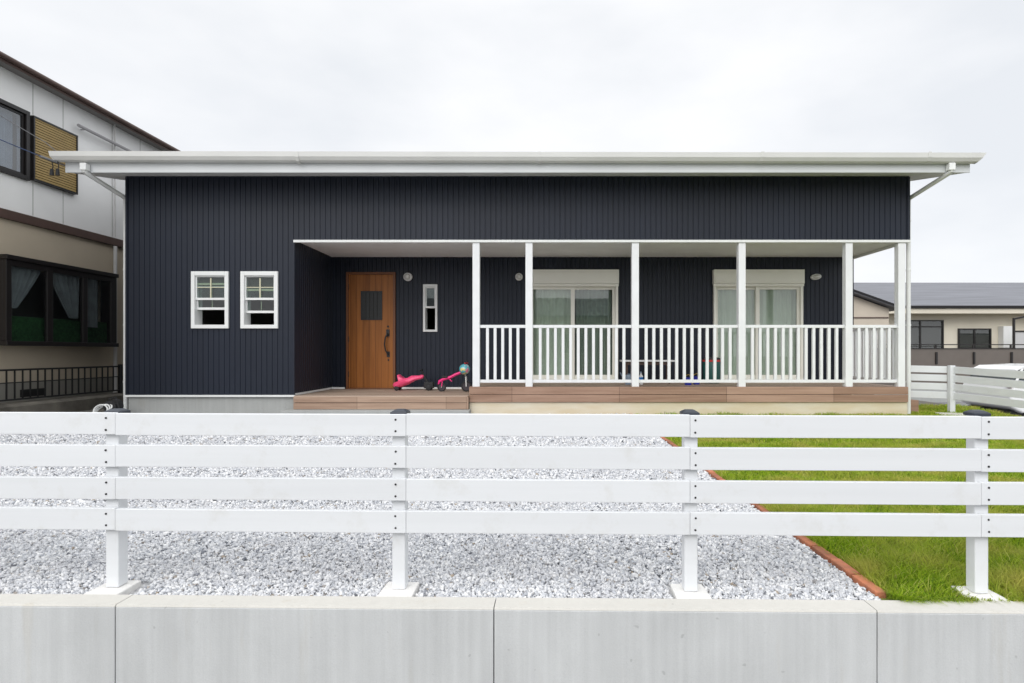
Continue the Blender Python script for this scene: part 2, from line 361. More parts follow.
# =============================================================== SETTING
GZ = -.6      # level of the street and of the land to the right
g = MB().add([(-400, -200, GZ), (400, -200, GZ), (400, 900, GZ), (-400, 900, GZ)], [(0, 1, 2, 3)]).build('ground', M['dirt']); tag(g, 'packed earth ground around the plots', 'ground', kind='structure')
st = MB().add([(-60, -6, GZ + .004), (60, -6, GZ + .004), (60, 2.36, GZ + .004), (-60, 2.36, GZ + .004)], [(0, 1, 2, 3)]).build('street', M['lightened_asphalt']); tag(st, 'unseen street in front of the low concrete wall, made pale to bounce light', 'street', kind='structure')
sr = MB().add([(9.0, 12.5, GZ + .004), (60, 12.5, GZ + .004), (60, 19.8, GZ + .004), (7.0, 19.8, GZ + .004)], [(0, 1, 2, 3)]).build('side_road', mat('light_grey_paving', (.22, .22, .23), .9, 0, .1, 2)); tag(sr, 'grey paved lane beside the lawn where the car is parked', 'road', kind='structure')
# raised plot of the house (sits back of the retaining wall)
pad = MB().prism([(-40, 2.62), (8.5, 2.5), (7.75, 9.4), (8.0, 10.4), (8.4, 11.8), (8.4, 24), (-40, 24)], 'z', GZ - .1, -.035).build('plot', M['dirt']); tag(pad, 'raised level plot the house stands on', 'ground', kind='structure')
gb = MB().add([(-8.45, 2.70, -.03), (1.47, 2.5, -.03), (1.47, 10.3, -.03), (-8.45, 10.3, -.03)], [(0, 1, 2, 3)]).build('gravel_bed', M['gravel_base']); tag(gb, 'bed of the white gravel forecourt', 'ground', kind='structure')
lb = MB().add([(1.47, 2.5, -.029), (8.48, 2.51, -.029), (7.74, 9.4, -.029), (7.98, 10.4, -.029), (8.38, 11.78, -.029), (5.9, 11.78, -.029), (5.9, 10.2, -.029), (1.47, 10.2, -.029)], [tuple(range(8))]).build('lawn_soil', M['soil']); tag(lb, 'soil under the lawn', 'ground', kind='structure')

# gravel stones: one mass nobody could count
def numpy_mesh(name, verts, faces, material):
    me = bpy.data.meshes.new(name); nv = len(verts); nf, k = faces.shape
    me.vertices.add(nv); me.vertices.foreach_set('co', verts.astype(np.float32).ravel())
    me.loops.add(nf * k); me.loops.foreach_set('vertex_index', faces.astype(np.int32).ravel())
    me.polygons.add(nf); me.polygons.foreach_set('loop_start', np.arange(0, nf * k, k, dtype=np.int32)); me.polygons.foreach_set('loop_total', np.full(nf, k, dtype=np.int32))
    me.update(calc_edges=True); me.validate(); me.materials.append(material)
    o = bpy.data.objects.new(name, me); COL.objects.link(o); return o
def front_line(x): return 2.62 - .018 * x
CUBE = np.array([(x, y, z) for z in (-1, 1) for y in (-1, 1) for x in (-1, 1)], float)
CF = np.array([(0, 2, 3, 1), (4, 5, 7, 6), (0, 1, 5, 4), (2, 6, 7, 3), (0, 4, 6, 2), (1, 3, 7, 5)])
def stones(n, y0, y1, size, zlo, zhi):
    xs = rng.uniform(-8.4, 1.44, n * 3); ys = rng.uniform(y0, y1, n * 3)
    lo = (-60 - 544) / FPX * ys; keep = (xs > lo - .3) & (ys > front_line(xs) - .055)
    keep &= (ys < 10.12); keep &= ~((xs > -4.5) & (xs < -1.2) & (ys > 9.8))
    for fx in (-3.165, -1.9, -.645, .64): keep &= ~((abs(xs - fx) < .085) & (abs(ys - (front_line(fx) + .03)) < .105))
    xs = xs[keep][:n]; ys = ys[keep][:n]; n = len(xs)
    s = size * rng.uniform(.5, 1.35, (n, 1)) * rng.uniform(.4, 1.25, (n, 3)) * np.array([1.15, 1.15, .7]) * np.where(rng.uniform(0, 1, (n, 1)) < .03, 1.35, 1)
    v = CUBE[None] * (1 + rng.uniform(-.6, .3, (n, 8, 3))); v = v * s[:, None, :] * .5
    a = rng.uniform(0, 6.28, (n, 3)); a[:, 0] *= .25; a[:, 1] *= .25
    def rot(v, ang, i, j):
        c, q = np.cos(ang)[:, None], np.sin(ang)[:, None]; vi, vj = v[..., i].copy(), v[..., j].copy(); v[..., i] = c * vi - q * vj; v[..., j] = q * vi + c * vj
    rot(v, a[:, 0], 1, 2); rot(v, a[:, 1], 0, 2); rot(v, a[:, 2], 0, 1)
    v[..., 0] += xs[:, None]; v[..., 1] += ys[:, None]; v[..., 2] += (rng.uniform(zlo, zhi, n) + .006 * np.sin(xs * 2.1 + np.sin(ys * 1.7)) * np.sin(ys * 2.6 + xs))[:, None]
    f = CF[None] + (np.arange(n) * 8)[:, None, None]
    return v.reshape(-1, 3), f.reshape(-1, 4)
parts = [stones(115000, 2.5, 4.2, .0142, -.028, -.016), stones(125000, 4.2, 7.0, .0175, -.028, -.013), stones(70000, 7.0, 10.12, .027, -.028, -.010)]
vv = []; ff = []; b0 = 0
for v_, f_ in parts: vv.append(v_); ff.append(f_ + b0); b0 += len(v_)
gr = numpy_mesh('gravel', np.concatenate(vv), np.concatenate(ff), M['stone']); tag(gr, 'white and grey crushed stone gravel covering the forecourt', 'gravel', kind='stuff')

# lawn blades
def blades(n, y0, y1, h, wd):
    xs = rng.uniform(1.5, 8.4, n * 4); ys = rng.uniform(y0, y1, n * 4)
    keep = (xs < (1075 - 544) / FPX * ys) & (xs > 1.50 + .02 * np.sin(ys * 9)) & (ys > front_line(xs) - .06)
    edge = np.interp(ys, [2.5, 9.4, 10.4, 11.8], [8.45, 7.72, 7.95, 8.35]); keep &= xs < edge
    keep &= ~((ys > 10.08) & (xs < 6.35)) & (ys < 11.78)
    keep &= ~((abs(xs - 1.905) < .075) & (abs(ys - (front_line(1.905) + .03)) < .085))
    dens = .55 + .45 * np.sin(xs * 5.1 + 1.3 * np.sin(ys * 3.3)) * np.sin(ys * 4.3 + xs * 1.7); keep &= rng.uniform(0, 1, n * 4) < .45 + .55 * dens
    xs = xs[keep][:n]; ys = ys[keep][:n]; n = len(xs)
    tuft = .5 + .75 * (np.sin(xs * 7.3 + 2 * np.sin(ys * 5.1)) * np.sin(ys * 6.7 + np.sin(xs * 4.4)) + 1) / 2
    hh = h * rng.uniform(.45, 1.3, n) * tuft; a = rng.uniform(0, 6.28, n); lean = rng.uniform(.2, 1.5, n) * hh; la = rng.uniform(0, 6.28, n)
    dx, dy = np.cos(a) * wd * rng.uniform(.7, 1.2, n) / 2, np.sin(a) * wd / 2; lx, ly = np.cos(la) * lean, np.sin(la) * lean
    z0 = -.03
    v = np.empty((n, 5, 3))
    v[:, 0] = np.stack([xs - dx, ys - dy, np.full(n, z0)], 1); v[:, 1] = np.stack([xs + dx, ys + dy, np.full(n, z0)], 1)
    v[:, 2] = np.stack([xs + dx * .8 + lx * .35, ys + dy * .8 + ly * .35, z0 + hh * .6], 1); v[:, 3] = np.stack([xs - dx * .8 + lx * .35, ys - dy * .8 + ly * .35, z0 + hh * .6], 1)
    v[:, 4] = np.stack([xs + lx, ys + ly, z0 + hh], 1)
    base = (np.arange(n) * 5)[:, None]
    q = np.concatenate([base + [0, 1, 2], base + [0, 2, 3], base + [3, 2, 4]], 0)
    return v.reshape(-1, 3), q
def fringe(n):
    v, q = blades(n * 30, 2.5, 2.64, .055, .0042); m_ = len(v) // 5; v = v.reshape(m_, 5, 3)
    k = v[:, 0, 1] < front_line(v[:, 0, 0]) - .035; v = v[k][:n * 6]; m_ = len(v)
    ln = rng.uniform(.01, .05, m_); v[:, 2:4, 1] -= ln[:, None] * .4; v[:, 4, 1] -= ln; v[:, 4, 2] = np.maximum(v[:, 4, 2] * .6, .004); v[:, 2:4, 2] = np.maximum(v[:, 2:4, 2], .008)
    base = (np.arange(m_) * 5)[:, None]
    return v.reshape(-1, 3), np.concatenate([base + [0, 1, 2], base + [0, 2, 3], base + [3, 2, 4]], 0)
parts = [fringe(900), blades(85000, 2.5, 4.0, .060, .0042), blades(5000, 2.5, 4.4, .10, .0040), blades(75000, 4.0, 7.0, .055, .006), blades(55000, 7.0, 11.8, .06, .011)]
vv = []; ff = []; b0 = 0
for v_, f_ in parts: vv.append(v_); ff.append(f_ + b0); b0 += len(v_)
ga = numpy_mesh('grass', np.concatenate(vv), np.concatenate(ff), M['grass']); tag(ga, 'bright green lawn grass with yellowish patches', 'grass', kind='stuff')

# =============================================================== FRONT RETAINING WALL AND FENCE (turned a degree to the house)
RZ = math.atan(-.018)
rw = empty('retaining_wall', (0, 2.445, 0), RZ); tag(rw, 'low concrete retaining wall in smooth panels along the street', 'wall')
joints = [-6.36, -4.82, -3.28, -1.78, -.206, 1.352, 2.88, 4.42, 5.96]
for a, b in zip(joints, joints[1:]):
    lo, hi = a + .002, b - .002
    body = MB().prism([(0, GZ - .1), (.107, GZ - .1), (.107, -.008), (.003, -.008), (0, -.012)], 'x', lo, hi).build('wall_panel', M['conc'], rw, local=True, bev=.003)
    MB().prism([(.001, -.0078), (.106, -.0078), (.106, .0), (.006, .0)], 'x', lo, hi).build('panel_top', M['conc_top'], body, local=True)
MB().box(joints[0], joints[-1], .02, .10, GZ, -.03).build('joint_filler', mat('dark_joint', (.12, .12, .12), .9), rw, local=True)

fen = empty('white_fence', (0, 2.60, 0), RZ); tag(fen, 'white four-rail wooden fence with dark post caps along the street wall', 'fence')
FX = [-5.69, -4.43, -3.165, -1.926, -.643, .644, 1.901, 3.17, 4.43, 5.69]
JX = [-5.69, -4.43, -3.165, -1.893, -.604, .634, 1.882, 3.17, 4.43, 5.69]      # where the rails butt
SX = [-5.71, -4.45, -3.19, -1.934, -.650, .657, 1.912, 3.19, 4.45, 5.71]       # screw line
RT = [.776, .634, .4925, .354]
for i, x in enumerate(FX):
    p = MB().box(x - .029, x + .029, .0265, .0865, 0, .770).build('post', M['fence_white'], fen, local=True, bev=.004)
    MB().prism([(x - .037, .020), (x + .037, .020), (x + .037, .094), (x - .037, .094)], 'z', .7705, .785).add(
        [(x - .034, .023, .7853), (x + .034, .023, .7853), (x + .034, .091, .7853), (x - .034, .091, .7853), (x - .018, .04, .795), (x + .018, .04, .795), (x + .018, .074, .795), (x - .018, .074, .795)],
        [(3, 2, 1, 0), (4, 5, 6, 7), (0, 1, 5, 4), (1, 2, 6, 5), (2, 3, 7, 6), (3, 0, 4, 7)]).build('cap', M['capmat'], p, local=True, bev=.003)
    s_ = random.uniform(-.004, .004)
    MB().prism([(x - .078, -.055), (x + .076, -.055), (x + .072 + s_, .120), (x - .074, .122)], 'z', -.05, .000 + s_ * .3).build('footing', M['footing'], p, local=True, bev=.006)
    for z in RT:
        for dz in (.022, .074):
            MB().lathe((SX[i] + random.uniform(-.0012, .0012), -.0005, z - .0022 * x - dz + random.uniform(-.0015, .0015)), (0, -1, 0), [(.0046, -.002), (.0046, .0008), (.003, .0014)], 10).build('screw', M['black'], p, local=True)
for a, b in zip(JX, JX[1:]):
    for z in RT:
        j = random.uniform(-.0022, .0022); sl = random.uniform(-.0015, .0015)
        z0, z1 = z + j - .0022 * a, z + j + sl - .0022 * b; y0, y1 = 0 + random.uniform(0, .0015), .0255
        c = MB().add([(a + .0006, y0, z0 - .096), (b - .0006, y0, z1 - .096), (b - .0006, y1, z1 - .096), (a + .0006, y1, z0 - .096), (a + .0006, y0, z0), (b - .0006, y0, z1), (b - .0006, y1, z1), (a + .0006, y1, z0)],
                 [(0, 3, 2, 1), (4, 5, 6, 7), (0, 1, 5, 4), (1, 2, 6, 5), (2, 3, 7, 6), (3, 0, 4, 7)])
        c.build('rail', M['fence_white'], fen, local=True, bev=.002)

# brick edging between gravel and lawn
be = empty('brick_edging', (1.47, 2.6, 0)); tag(be, 'row of orange bricks edging the gravel against the lawn', 'edging')
y = 2.615
while y < 9.95:
    l_ = .205; dx = random.uniform(-.006, .006); dz = random.uniform(-.006, .004); t = random.uniform(-.006, .006)
    MB().prism([(1.452 + dx, y), (1.502 + dx, y), (1.502 + dx + t, y + l_), (1.452 + dx + t, y + l_)], 'z', -.06, -.001 + dz).build('brick', M['brick'], be, bev=.006)
    y += l_ + random.uniform(.006, .014)

# =============================================================== THE NAVY HOUSE
FY, BY = 10.15, 11.97          # front plane and back wall of the porch
XL, XR, XC = -7.10, 6.21, -4.25
ZB, ZC = .32, 2.955            # bottom of the cladding, porch ceiling
def ztop(y): return 4.04 + .194 * (y - FY)
H = empty('house', (0, 10.15, 0)); tag(H, 'single-storey navy house with mono-pitch roof and white railed porch', 'house')

def ribbed(mb, x0, x1, z0, z1, y, fx=lambda x, dd: None, pitch=.0905, depth=.009, gw=.020, zt=None):
    """vertical ribbed metal sheet along x (or through fx along another line)"""
    xs = [x0]; k = math.floor(x0 / pitch)
    pts = []
    while k * pitch < x1 + pitch:
        c = k * pitch
        for px_, dd in ((c - gw / 2, 0), (c - gw / 2 + .004, 1), (c + gw / 2 - .004, 1), (c + gw / 2, 0)): pts.append((px_, dd))
        k += 1
    inside = [p for p in pts if x0 < p[0] < x1]
    def dep(x):
        f = ((x / pitch + .5) % 1 - .5) * pitch; return 1 if abs(f) < gw / 2 - .003 else 0
    line = [(x0, dep(x0))] + inside + [(x1, dep(x1))]
    n = len(line); vs = []
    for zz in (0, 1):
        for x, dd in line:
            z = z0 if zz == 0 else (zt(x) if zt else z1)
            p = fx(x, dd * depth); vs.append((x, y + dd * depth, z) if p is None else (*p, z))
    mb.add(vs, [(i, i + 1, n + i + 1, n + i) for i in range(n - 1)]); return mb
def wall_with_holes(mb, x0, x1, z0, z1, y, holes, **k):
    holes = sorted(holes); x = x0
    for (a, b, c, d_) in holes:
        if a > x: ribbed(mb, x, a, z0, z1, y, **k)
        if c > z0: ribbed(mb, a, b, z0, c, y, **k)
        if d_ < z1: ribbed(mb, a, b, d_, z1, y, **k)
        x = b
    if x < x1: ribbed(mb, x, x1, z0, z1, y, **k)
    return mb
W1 = (-5.985, -5.352, 1.450, 2.418); W2 = (-5.147, -4.514, 1.450, 2.418)
DOOR = (-3.955, -2.97, .31, 2.648); WN = (-2.42, -2.135, 1.455, 2.405)
S1 = (-.335, 1.49, .50, 2.69); S2 = (3.375, 5.18, .50, 2.69)
mb = MB(); wall_with_holes(mb, XL, XC, ZB, ZC, FY, [W1, W2]); ribbed(mb, XL, XR, ZC, 4.04, FY)
o = mb.build('front_wall', M['navy'], H); 
sm = lambda q: (q[0] + .01, q[1] - .01, q[2] + .01, q[3] - .01)
mb = MB(); wall_with_holes(mb, XC, XR, .30, ZC, BY, [DOOR, sm(WN), sm(S1), sm(S2)]); mb.build('porch_wall', M['navy'], H)
mb = MB(); ribbed(mb, FY, BY, .30, ZC, 0, fx=lambda y_, dd: (XC - dd, y_)); mb.build('entry_side_wall', M['navy'], H)
YE = 18.5
mb = MB(); ribbed(mb, FY, YE, ZB, 0, 0, fx=lambda y_, dd: (XL + dd, y_), zt=ztop)
mb.build('left_wall', M['navy'], H)
mb = MB(); ribbed(mb, BY, YE, ZB, 0, 0, fx=lambda y_, dd: (XR - dd, y_), zt=ztop); ribbed(mb, FY, BY, ZC, 0, 0, fx=lambda y_, dd: (XR - dd, y_), zt=ztop)
mb.build('right_wall', M['navy'], H)
mb = MB(); ribbed(mb, XL, XR, ZB, ztop(YE), YE, pitch=.0905); mb.build('rear_wall', M['navy'], H)
# inner shell: rooms behind the windows
mb = MB()
mb.box(XL + .06, XL + .10, FY + .06, YE - .1, .35, 3.2)                       # left
mb.box(XL + .1, XC - .1, 13.2, 13.25, .35, 3.2)
mb.box(XC - .12, XC - .07, FY + .06, 13.2, .35, 3.2)
mb.box(XC - .05, XR - .1, 15.0, 15.05, .35, 3.2); mb.box(XL + .1, XR - .1, FY + .08, 15, 3.2, 3.25)
mb.box(XL + .1, XC - .12, FY + .08, 13.2, .36, .4); mb.box(XC - .05, XR - .1, BY + .05, 15, .36, .4)
for x in (-2.7, -.6, 2.4, 6.0): mb.box(x, x + .05, BY + .05, 15, .4, 3.2)
mb.build('inner_rooms', M['interior'], H)
# corner trims and drip flashing
_m = MB().box(XC - .02, XC + .012, FY - .012, FY + .02, ZB, ZC - .046).box(XR - .03, XR + .010, FY - .010, FY + .03, ZC + .001, 4.03).box(XL - .012, XL + .02, FY - .012, FY + .02, ZB, 4.03)
split(_m, 'corner_trim', M['navy'], H)
_m = MB().box(XL - .02, XC + .02, FY - .028, FY + .02, ZB - .032, ZB + .0).box(XC + .003, XC + .02, FY + .02, BY - .002, .311, .345).box(XC + .02, -3.99, BY - .02, BY - .002, .311, .345).box(-2.95, -1.26, BY - .02, BY - .002, .311, .345)
split(_m, 'drip_flashing', M['white_metal'], H)
_m = MB().box(XL + .02, XC + .0, FY + .025, FY + .2, -.1, ZB - .034).box(XL + .02, XL + .2, FY + .2, YE, -.1, ZB - .034).box(XR - .2, XR - .02, BY + .1, YE, -.1, ZB - .02)
split(_m, 'foundation', M['plinth'], H)
# porch ceiling and beam trim
MB().box(XC, XR - .012, FY + .02, BY + .02, ZC, ZC + .04).build('porch_ceiling', M['ceiling'], H)
_m = MB().box(XC - .004, XR + .012, FY - .022, FY + .03, ZC - .045, ZC - .001).box(XR - .04, XR + .012, FY + .03, BY, ZC - .045, ZC - .001)
split(_m, 'beam_trim', M['white_metal'], H, bev=.004)
# roof
rf = MB()
RX0, RX1, RY0, RY1 = -7.62, 6.78, 9.50, 19.2
def rz(y): return 3.914 + .194 * (y - RY0)
rf.add([(x, y, rz(y) + h) for h in (.215, .245) for y in (RY0 - .03, RY1) for x in (RX0 - .01, RX1 + .01)], [(0, 2, 3, 1), (4, 5, 7, 6), (0, 1, 5, 4), (2, 6, 7, 3), (0, 4, 6, 2), (1, 3, 7, 5)])
x = RX0 + .2
while x < RX1:
    rf.add([(x + dx, y, rz(y) + .246 + h) for h in (0, .028) for y in (RY0, RY1) for dx in (0, .03)], [(0, 2, 3, 1), (4, 5, 7, 6), (0, 1, 5, 4), (2, 6, 7, 3), (0, 4, 6, 2), (1, 3, 7, 5)]); x += .42
roof = rf.build('roof', M['roofmetal'], H)
MB().add([(x, y, rz(y) + h) for h in (0, .02) for y in (RY0 + .025, RY1) for x in (RX0 + .025, RX1 - .025)], [(0, 2, 3, 1), (4, 5, 7, 6), (0, 1, 5, 4), (2, 6, 7, 3), (0, 4, 6, 2), (1, 3, 7, 5)]).build('soffit', M['soffit'], roof)
fa = MB().box(RX0, RX1, RY0, RY0 + .024, 3.906, 4.124)
for x in (RX0, RX1 - .024):
    fa.add([(x + dx, y, rz(y) - .004 + h) for h in (0, .218) for y in (RY0 + .0245, RY1) for dx in (0, .024)], [(0, 2, 3, 1), (4, 5, 7, 6), (0, 1, 5, 4), (2, 6, 7, 3), (0, 4, 6, 2), (1, 3, 7, 5)])
fa.build('fascia', M['fascia'], roof, bev=.003)
# gutter: box section with a lip, slightly falling to the right
gx0, gx1 = -7.755, 6.925
gp = [(9.495, 4.155), (9.495, 4.065), (9.47, 4.045), (9.42, 4.045), (9.39, 4.06), (9.356, 4.11), (9.346, 4.184), (9.356, 4.186), (9.366, 4.113), (9.398, 4.07), (9.422, 4.057), (9.468, 4.057), (9.485, 4.07), (9.485, 4.155)]
gm = MB(); n = len(gp)
vs = [(gx0, yy, zz + .014) for yy, zz in gp] + [(gx1, yy, zz - .012) for yy, zz in gp]
gm.add(vs, [tuple(range(n)), tuple(range(2 * n - 1, n - 1, -1))] + [(i, i + n, (i + 1) % n + n, (i + 1) % n) for i in range(n)])
for x, dz, sg in ((gx0 - .004, .014, 1), (gx1, -.012, -1)):
    gm.prism([(9.496, 4.158 + dz), (9.496, 4.06 + dz), (9.47, 4.04 + dz), (9.42, 4.04 + dz), (9.386, 4.056 + dz), (9.35, 4.108 + dz), (9.34, 4.186 + dz)], 'x', x, x + .004)
gm.v = [(x + max(0, (4.15 - z)) * (.5 if x < 0 else -.9) if abs(x) > 6 else x, yy, z) for x, yy, z in gm.v]
gut = gm.build('gutter', M['gutter'], roof)
gj = MB()
for x in (-3.9, -.1, 3.4, 6.02): gj.prism([(9.4985, 4.155), (9.4985, 4.055), (9.47, 4.033), (9.42, 4.033), (9.382, 4.052), (9.349, 4.108), (9.339, 4.186), (9.344, 4.186), (9.354, 4.111), (9.388, 4.058), (9.42, 4.039), (9.47, 4.039), (9.4955, 4.058), (9.4955, 4.155)], 'x', x, x + .05)
split(gj, 'gutter_joint', M['gutter'], roof)
# downpipes
for sx, X0, X1, yv in ((-1, -7.26, -7.195, 10.27), (1, 6.43, 6.30, 10.32)):
    pipe = MB().tube([(X0, 9.44, 4.02), (X0, 9.44, 3.90), (X0 + (X1 - X0) * .03, 9.47, 3.885), (X1, yv - .03, 3.70), (X1, yv, 3.64), (X1, yv, -.02)], .036, 12).build('downpipe', M['white_metal'], H, smooth=True)
    MB().box(X0 - .05, X0 + .05, 9.39, 9.49, 3.915, 4.03).build('outlet', M['white_metal'], pipe, bev=.01)
    for z in (3.3, 2.45, 1.5, .52): MB().lathe((X1, yv, z), (0, 0, 1), [(.041, 0), (.041, .03)], 14).build('bracket', M['white_metal'], pipe)

# decks
DZ = .455
MB().box(-1.25, XR - .02, FY + .02, BY - .004, DZ - .04, DZ).build('porch_deck', M['deck'], H)
_m = MB().box(-1.27, XR - .03, FY - .022, FY + .018, DZ - .126, DZ + .003).box(-1.27, XR - .03, FY - .022, FY + .018, DZ - .257, DZ - .133).box(-1.27, -1.251, FY + .018, BY - .01, .312, DZ + .003)
split(_m, 'deck_edge', M['deckface'], H, bev=.004)
_m = MB().box(-1.268, XR - .04, FY + .004, FY + .03, -.05, DZ - .26).box(XR - .04, XR - .012, FY + .03, BY + .1, -.05, DZ - .26)
split(_m, 'deck_skirting', M['creamboard'], H)
MB().box(XC + .035, -1.272, FY - .095, BY - .004, .27, .31).build('entry_deck', M['deck'], H)
_m = MB().box(XC + .03, -1.30, FY - .10, FY - .055, .197, .295).box(XC + .03, -1.30, FY - .10, FY - .055, .085, .189).box(-1.298, -1.272, FY - .11, FY - .05, .085, .31)
split(_m, 'entry_step', M['decklow'], H, bev=.004)
MB().box(XC - .10, -1.24, FY - .30, FY - .0, -.05, .082).build('step_slab', M['plinth'], H, bev=.008)
# porch posts
PX = [-1.156, -.255, 1.555, 3.37, 5.19, 6.085]
for x in PX:
    p = MB().box(x - .06, x + .06, FY + .0, FY + .12, DZ + .004, ZC - .046).build('post', M['white_paint'], H, bev=.004)
# railing: rails are the part, each baluster a child
RYC = FY + .06
rr = MB()
for a, b in zip(PX, PX[1:]):
    rr.box(a + .061, b - .061, RYC - .028, RYC + .028, 1.461, 1.512); rr.box(a + .061, b - .061, RYC - .022, RYC + .022, .525, .577)
rails = split(rr, 'railing', M['white_paint'], H, bev=.004)
for ri, ((a, b), nb) in enumerate(zip(zip(PX, PX[1:]), (5, 12, 12, 12, 5))):
    gap = (b - a - .12) / (nb + 1)
    for k in range(nb):
        xc = a + .06 + gap * (k + 1)
        MB().box(xc - .024, xc + .024, RYC - .024, RYC + .024, .5775, 1.4605).build('baluster', M['white_paint'], rails[2 * ri + 1], bev=.002)
_m = MB().box(6.06, 6.11, FY + .125, BY - .002, 1.461, 1.512).box(6.063, 6.107, FY + .125, BY - .002, .525, .577)
sr_ = split(_m, 'side_railing', M['white_paint'], H, bev=.004)[0]
yy = FY + .125 + .135
while yy < BY - .05:
    MB().box(6.061, 6.109, yy - .024, yy + .024, .5775, 1.4605).build('baluster', M['white_paint'], sr_, bev=.002); yy += .137

# double-hung windows
M['blind'] = mat('dim_roller_blind', (.07, .072, .06), .8)
def hung_window(q, y, open_z, grid=True, fw=.062, bz_=2.2):
    x0, x1, z0, z1 = q
    fr = MB().frame(x0, x1, y - .035, y + .07, z0, z1, fw, fw, fw + .01, fw).build('window', M['win_white'], H, bev=.004)
    mid = (z0 + z1) / 2 + .02; X0, X1 = x0 + fw, x1 - fw
    up = MB().frame(X0, X1, y + .0, y + .03, mid - .02, z1 - fw - .01, .022, .022, .022, .038).build('upper_sash', M['win_white'], fr, bev=.002)
    zt_ = mid + .1 + .0; lh = .40 if grid else .44
    lo = MB().frame(X0 + .002, X1 - .002, y + .035, y + .06, open_z, open_z + lh, .022, .022, .022, .04).build('lower_sash', M['win_white'], fr, bev=.002)
    MB().box(X0 + .02, X1 - .02, y + .012, y + .016, mid, z1 - fw - .02).build('pane', M['glass'], fr)
    MB().box(X0 + .02, X1 - .02, y + .046, y + .050, open_z + .03, open_z + lh - .02).build('pane', M['glass'], fr)
    if grid:
        g_ = MB(); xm = (X0 + X1) / 2; zm = (mid + z1 - fw - .01) / 2
        g_.box(xm - .011, xm + .011, y + .003, y + .0115, mid + .0205, z1 - fw - .049); g_.box(X0 + .023, xm - .0115, y + .004, y + .0115, zm - .007, zm + .007); g_.box(xm + .0115, X1 - .023, y + .004, y + .0115, zm - .007, zm + .007)
        g_.box(xm - .006, xm + .006, y + .051, y + .056, open_z + .04, open_z + lh - .02)
        split(g_, 'muntin', M['muntin'], fr)
        MB().box(X0 + .03, X1 - .03, y + .075, y + .10, bz_, bz_ + .30).build('blind', M['blind'], fr)
        MB().box(X0 + .025, X1 - .025, y + .020, y + .030, bz_ - .01, bz_ + .025).build('blind_rail', M['muntin'], fr)
    # white jamb and reveal inside
    MB().box(X0 - .01, X0 + .0, y + .0705, y + .20, z0 + .02, z1 - .02).box(X1 - .0, X1 + .01, y + .0705, y + .20, z0 + .02, z1 - .02).box(X0, X1, y + .0705, y + .20, z0 + fw - .015, z0 + fw).build('reveal', M['win_white'], fr)
    return fr
hung_window(W1, FY, 1.77, bz_=2.20); hung_window(W2, FY, 1.715, bz_=2.10)
bl = None
fr = hung_window(WN, BY, 1.93, grid=False, fw=.042)

# front door
x0, x1, z0, z1 = DOOR
df = MB().frame(x0, x1, BY - .05, BY + .06, z0, z1, .045, .045, .045, .02).build('door', M['doorframe'], H, bev=.004)
MB().box(x0 + .047, x1 - .047, BY - .02, BY + .03, z0 + .022, z1 - .047).build('door_leaf', M['door'], df, bev=.003)
sx = (x1 - x0) / 50.0
gx0_, gx1_ = x0 + .29, x0 + .72; gz0, gz1 = 1.69, 2.27
MB().frame(gx0_, gx1_, BY - .034, BY - .0202, gz0, gz1, .025).build('window_frame', M['black'], df, bev=.003)
MB().box(gx0_ + .025, gx1_ - .025, BY - .026, BY - .0203, gz0 + .025, gz1 - .025).build('window_pane', M['darkscreen'], df)
gg = MB()
for k in range(1, 5): xx = gx0_ + .025 + (gx1_ - gx0_ - .05) * k / 5; gg.box(xx - .004, xx + .004, BY - .038, BY - .030, gz0 + .025, gz1 - .025)
for k in range(1, 7): zz = gz0 + .025 + (gz1 - gz0 - .05) * k / 7; gg.box(gx0_ + .025, gx1_ - .025, BY - .0295, BY - .0265, zz - .004, zz + .004)
gg.build('window_grille', mat('pewter_grille', (.03, .028, .025), .5, .3), df)
hx = x1 - .155
hp = [(hx + .0, BY - .03, 1.42), (hx, BY - .07, 1.41), (hx - .035, BY - .09, 1.33), (hx - .05, BY - .09, 1.20), (hx - .03, BY - .085, 1.08), (hx + .01, BY - .065, 1.01), (hx + .012, BY - .03, 1.0)]
MB().tube(hp, [.013, .016, .013, .013, .013, .016, .013], 10).box(hx - .03, hx + .035, BY - .034, BY - .0205, 1.36, 1.50).box(hx - .02, hx + .04, BY - .034, BY - .0205, .95, 1.06).build('handle', M['black'], df, smooth=True)
MB().lathe((hx + .004, BY - .02, 1.56), (0, -1, 0), [(.02, 0), (.02, .01), (.012, .014)], 14).lathe((hx + .012, BY - .02, .89), (0, -1, 0), [(.018, 0), (.018, .01), (.012, .013)], 14).build('lock', M['bronze'], df)
hg = MB()
for zz in (.55, 1.25, 2.3): hg.tube([(x0 + .046, BY - .03, zz), (x0 + .046, BY - .03, zz + .11)], .009, 8)
hg.build('hinge', M['black'], df)

